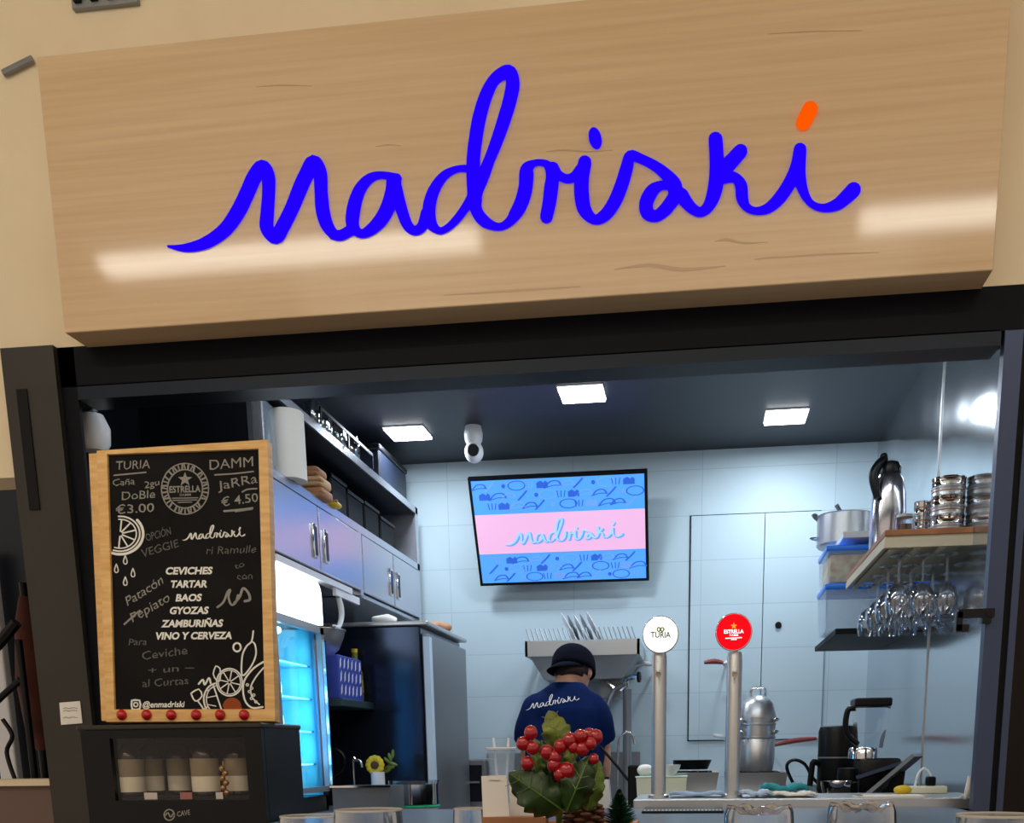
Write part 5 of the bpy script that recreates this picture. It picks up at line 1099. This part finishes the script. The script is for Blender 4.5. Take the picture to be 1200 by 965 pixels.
# ================================================================== FOREGROUND TABLE
TT = .975
t = thing('high_table','dark wooden high table in front of the camera, just below the frame','table',(0,1.4,0))
MB().rbox((-1.3,.55,TT-.035),(1.2,1.78,TT),.006,2).build('tabletop',noisy(mat('dark table wood',(.1,.06,.04),.4),srgb(70,48,36),srgb(54,36,28),6,(1,12,1)),t)
for x in (-1.2,1.1):
    for y in (.62,1.7): MB().box((x-.03,y-.03,0),(x+.03,y+.03,TT-.035)).build('leg','black',t)
def stemless(px0,px1,py,Y,label,inv=False):
    a, b = at(px0,py,Y), at(px1,py,Y); r = (b.x-a.x)/2/.97; x = (a.x+b.x)/2; h = a.z-TT; o = thing('drinking_glass',label,'glass',(x,Y,TT),'glasses on the high table')
    if not inv:
        prof = [(r*.62,0),(r*.72,.004),(r*1.02,h*.28),(r*1.1,h*.5),(r*1.05,h*.8),(r*.97,h),(r*.94,h),(r*1.02,h*.8),(r*1.06,h*.5),(r*.97,h*.29),(r*.6,h*.09),(0,h*.085)]
    else:
        prof = [(r*1.12,0),(r*1.10,h*.3),(r*1.03,h*.8),(r*.98,h-.006),(r*.92,h),(r*.7,h-.001),(r*.55,h-.006),(0,h-.007)][::1]
        prof = prof + [(0,h-.03),(r*.9,h-.028),(r*.98,h*.7),(r*1.05,h*.3),(r*1.07,0)]
    ob = MB().lathe(prof,(x,Y,TT),40).build('bowl','glass',o,True)
    if inv:
        for v in ob.data.vertices:
            if v.co.z > TT+h-.012:
                a_ = math.atan2(v.co.y-Y,v.co.x-x); v.co.z += .0022*math.sin(a_*7)
    else: MB().lathe([(r*.975,h-.0012),(r*.985,h),(r*.975,h+.0012),(r*.955,h+.0012),(r*.945,h),(r*.955,h-.0012)],(x,Y,TT),40).build('rim','rim_highlight',o,True)  # pale ring paints the rim's highlight
    return o
stemless(330,397,957,1.30,'stemless wine glass at the far left of the table, half behind its neighbour')
stemless(394,470,950,1.18,'stemless wine glass second from left on the table')
stemless(532,567,948,1.62,'small glass just left of the white card')
stemless(850,930,946,1.10,'upturned thick bottomed tumbler below the red beer tap',True)
stemless(971,1050,943,1.06,'upturned thick bottomed tumbler below the blender',True)
stemless(1121,1216,956,.98,'large stemless wine glass at the right edge of the table')
# wooden planter with cards, holly, cone and little tree
Y = 1.16; a, b = at(566,957,Y), at(742,957,Y); zp = at(600,958,Y).z
t = thing('planter_box','small orange brown wooden planter box in the middle of the table','planter',((a.x+b.x)/2,Y+.06,TT))
mb = MB(); openbox(mb,a.x,Y,b.x,Y+.12,TT,zp-.012,.006); mb.build('box',noisy(mat('orange wood',(.5,.25,.1),.5),srgb(206,140,92),srgb(184,116,70),8,(3,20,3)),t)
zsoil = zp-.02; MB().box((a.x+.007,Y+.007,zsoil-.02),(b.x-.007,Y+.113,zsoil)).build('filling',mat('dried moss',srgb(80,60,40),.9),t)
mb = MB(); mb.box((a.x,Y-.004,zp-.012),(at(640,957,Y).x,Y+.02,zp)); mb.build('card_slot','wood_r',t)
def card(q,Y,label,mk):
    f = planemap((0,Y,1),(0,-1,0)); o = thing('table_card',label,'card',(at(q[0][0],q[3][1],Y).x,Y,zp)); mb = MB(); mb.prism([f(u,v,0) for u,v in q],(0,.0015,0)); mb.build('card','paper',o)
    mb = MB(); 
    if mk:
        line(mb,[(573,915),(577,914.6),(581,915),(586,914.7)],.3,f,.0008)
        mb.build('print','chalk_d',o)
    else:
        line(mb,[(604,916),(610,915.6),(616,916)],.3,f,.0008)
        mb.build('print','chalk_d',o)
card([(564,910),(593,909),(597,957),(566,958)],1.165,'white menu card standing in the planter left of the holly',True)
card([(596,910),(630,909),(632,957),(598,957)],1.19,'white menu card half hidden behind the holly leaves',False)
# holly
hY = 1.10; hb_ = at(655,950,1.2); t = thing('holly_sprig','artificial holly sprig with red berries in the planter','holly',(hb_.x,1.2,zsoil))
def hleaf(base,tip,W_,m,dy=0,fold=.010,bend=.012,teeth=5,seed=0):
    """toothed leaf blade: midrib from base to tip (photo pixels at the sprig's distance), half width in pixels"""
    Yl = hY+dy; mb = MB(); dx,dy_ = tip[0]-base[0], tip[1]-base[1]; l = math.hypot(dx,dy_); nx,ny = -dy_/l, dx/l; N = teeth*4; rows = []
    for i in range(N+1):
        t_ = i/N; w = W_*(math.sin(math.pi*min(1,t_*.97+.03)**.85)**.75)*(1+.26*(((i%4)/4)-.3)) if i < N else .2
        row = []
        for j in range(-4,5):
            q = j/4; u = base[0]+dx*t_+nx*w*q; v = base[1]+dy_*t_+ny*w*q
            d = fold*abs(q)*(.6+.4*math.sin(t_*9+seed+q*2))-bend*math.sin(math.pi*t_)+.004*math.sin(t_*17+seed)*q*q
            row.append(mb.bm.verts.new(at(u,v,Yl+d)))
        rows.append(row)
    for r0,r1 in zip(rows,rows[1:]):
        for j in range(8): mb._f([r0[j],r0[j+1],r1[j+1],r1[j]])
    o = mb.build('leaf',m,t,True,180); md = o.modifiers.new('s','SOLIDIFY'); md.thickness = .001
    rb = MB(); pts = [at(base[0]+dx*k/5,base[1]+dy_*k/5,Yl-bend*math.sin(math.pi*k/5)-.0012) for k in range(6)]; rb.tube(pts,[.0011,.001,.0009,.0008,.0006,.0003],6,2)
    for k in range(1,4):
        for sg_ in (-1,1):
            t_ = .2+.2*k; u,v = base[0]+dx*t_,base[1]+dy_*t_; e = (u+nx*W_*.6*sg_+dx*.12, v+ny*W_*.6*sg_+dy_*.12); rb.tube([at(u,v,Yl-bend*math.sin(math.pi*t_)-.0008),at(*e,Yl-bend*math.sin(math.pi*(t_+.12))+fold*.45-.001)],[.0006,.0003],5)
    rb.build('midrib','leaf_m' if m == 'leaf' else 'leaf_l',o)
hleaf((661,884),(643,833),17,'leaf_l',.03,.012,.010,5,1)
hleaf((659,950),(596,906),25,'leaf',-.01,.012,.014,6,2)
hleaf((664,952),(691,886),19,'leaf',-.014,.012,.012,6,3)
hleaf((688,950),(703,892),13,'leaf_m',.0,.010,.010,5,4)
hleaf((632,916),(626,876),9,'leaf_m',.01,.008,.008,4,5)
hleaf((668,908),(667,878),7,'leaf_l',.01,.006,.006,4,6)
hleaf((652,932),(634,868),15,'leaf',.015,.010,.010,5,7)
hleaf((650,935),(668,878),13,'leaf',.018,.010,.010,5,8)
bb = [(622,859,8),(613,872,8),(624,877,8),(618,895,8),(641,882,8.5),(650,888,8),(657,875,8),(668,868,8.5),(649,897,8),(664,904,10),(657,908,8.5),(680,863,7.5),(690,862,8),(698,864,8.5),(682,878,8),(692,872,7),(696,890,6),(672,876,7)]
for x,y,r in bb:
    dy = -.016 if (x,y) not in ((698,864),(690,862)) else .0
    o = MB().ball(at(x,y,hY+dy),r*hY/1200*1.0,1,1,1.05,16).build('berry','berry',t,True)
for pts in (((655,950),(652,920),(636,885),(625,868)),((656,950),(660,920),(672,890),(690,868)),((655,950),(655,915),(652,890)),((655,948),(650,900),(652,870)),((625,868),(636,874),(648,882))):
    P_ = [at(*p,hY+.02) for p in pts]
    if pts[0][1] > 940: P_[0] = Vector((hb_.x,1.2,zsoil-.005))
    MB().tube(P_,[.0025]*len(P_),8,4).build('stem','leaf_m',t,True)
# cone
Y = 1.19; c = at(684,957,Y); cz0 = at(684,966,Y).z; t = thing('pine_cone','brown pine cone in the planter right of the holly stem','pine cone',(c.x,Y,zsoil)); 
mb = MB(); mb.lathe([(.006,0),(.014,.008),(.014,.026),(.004,.042),(0,.043)],(c.x,Y,zsoil),12); mb.build('core','cone',t,True)
mb = MB()
for k in range(46):
    a_ = k*2.4; q = k/46; z = zsoil+.004+.036*q; rr_ = .021*math.sin(math.pi*(.18+.74*q)); p_ = Vector((c.x+rr_*math.cos(a_),Y+rr_*math.sin(a_),z)); mb.ball(p_,.006,1.2,1.2,.45,8)
mb.build('scales','cone',t,True)
# little fir
Y = 1.22; c = at(728,950,Y); zft = at(728,930,Y).z; t = thing('miniature_tree','tiny dark green artificial fir tree in the planter','tree',(min(c.x,b.x-.02),Y,zsoil)); xf = min(c.x,b.x-.02)
MB().cyl((xf,Y,zsoil-.005),(xf,Y,zft),.002).build('trunk','cone',t)
mb = MB(); rn = random.Random(5); Ht = zft-zsoil
for k in range(420):
    q = rn.random()**.8; z = zsoil+.004+q*Ht; rr_ = .022*(1-q)+.002; a_ = rn.random()*6.283; d = Vector((math.cos(a_),math.sin(a_),.35)); p0 = Vector((xf,Y,z)); p1 = p0+d*rr_; s_ = Vector((-d.y,d.x,.2))*.0016
    v_ = [mb.bm.verts.new(p) for p in (p0-s_,p0+s_,p1+s_*.3,p1-s_*.3)]; mb._f(v_); v_ = [mb.bm.verts.new(p) for p in (p0-Vector((0,0,.0016)),p0+Vector((0,0,.0016)),p1)]; mb._f(v_)
mb.build('needles','fir',t)
# cups behind the card (on the bar)
Y = 2.6; c = at(588,905,Y); t = thing('plastic_cup_stack','pale translucent cup on the bar behind the menu cards','cup',(c.x,Y,zb)); zq = at(588,877,Y).z
MB().lathe([(.024,0),(.036,zq-zb),(.034,zq-zb),(.022,.004),(0,.004)],(c.x,Y,zb),24).build('cup','clearbox',t,True); MB().lathe([(.037,zq-zb-.004),(.038,zq-zb),(.036,zq-zb+.002),(.034,zq-zb)],(c.x,Y,zb),24).build('rim','white',t,True)
for x_,a_ in ((-.012,-8),(.012,6)): MB().tube([(c.x+x_*.5,Y,zb+.006),(c.x+x_*1.6,Y,zq+.025)],.003,8).build('straw','white',t)
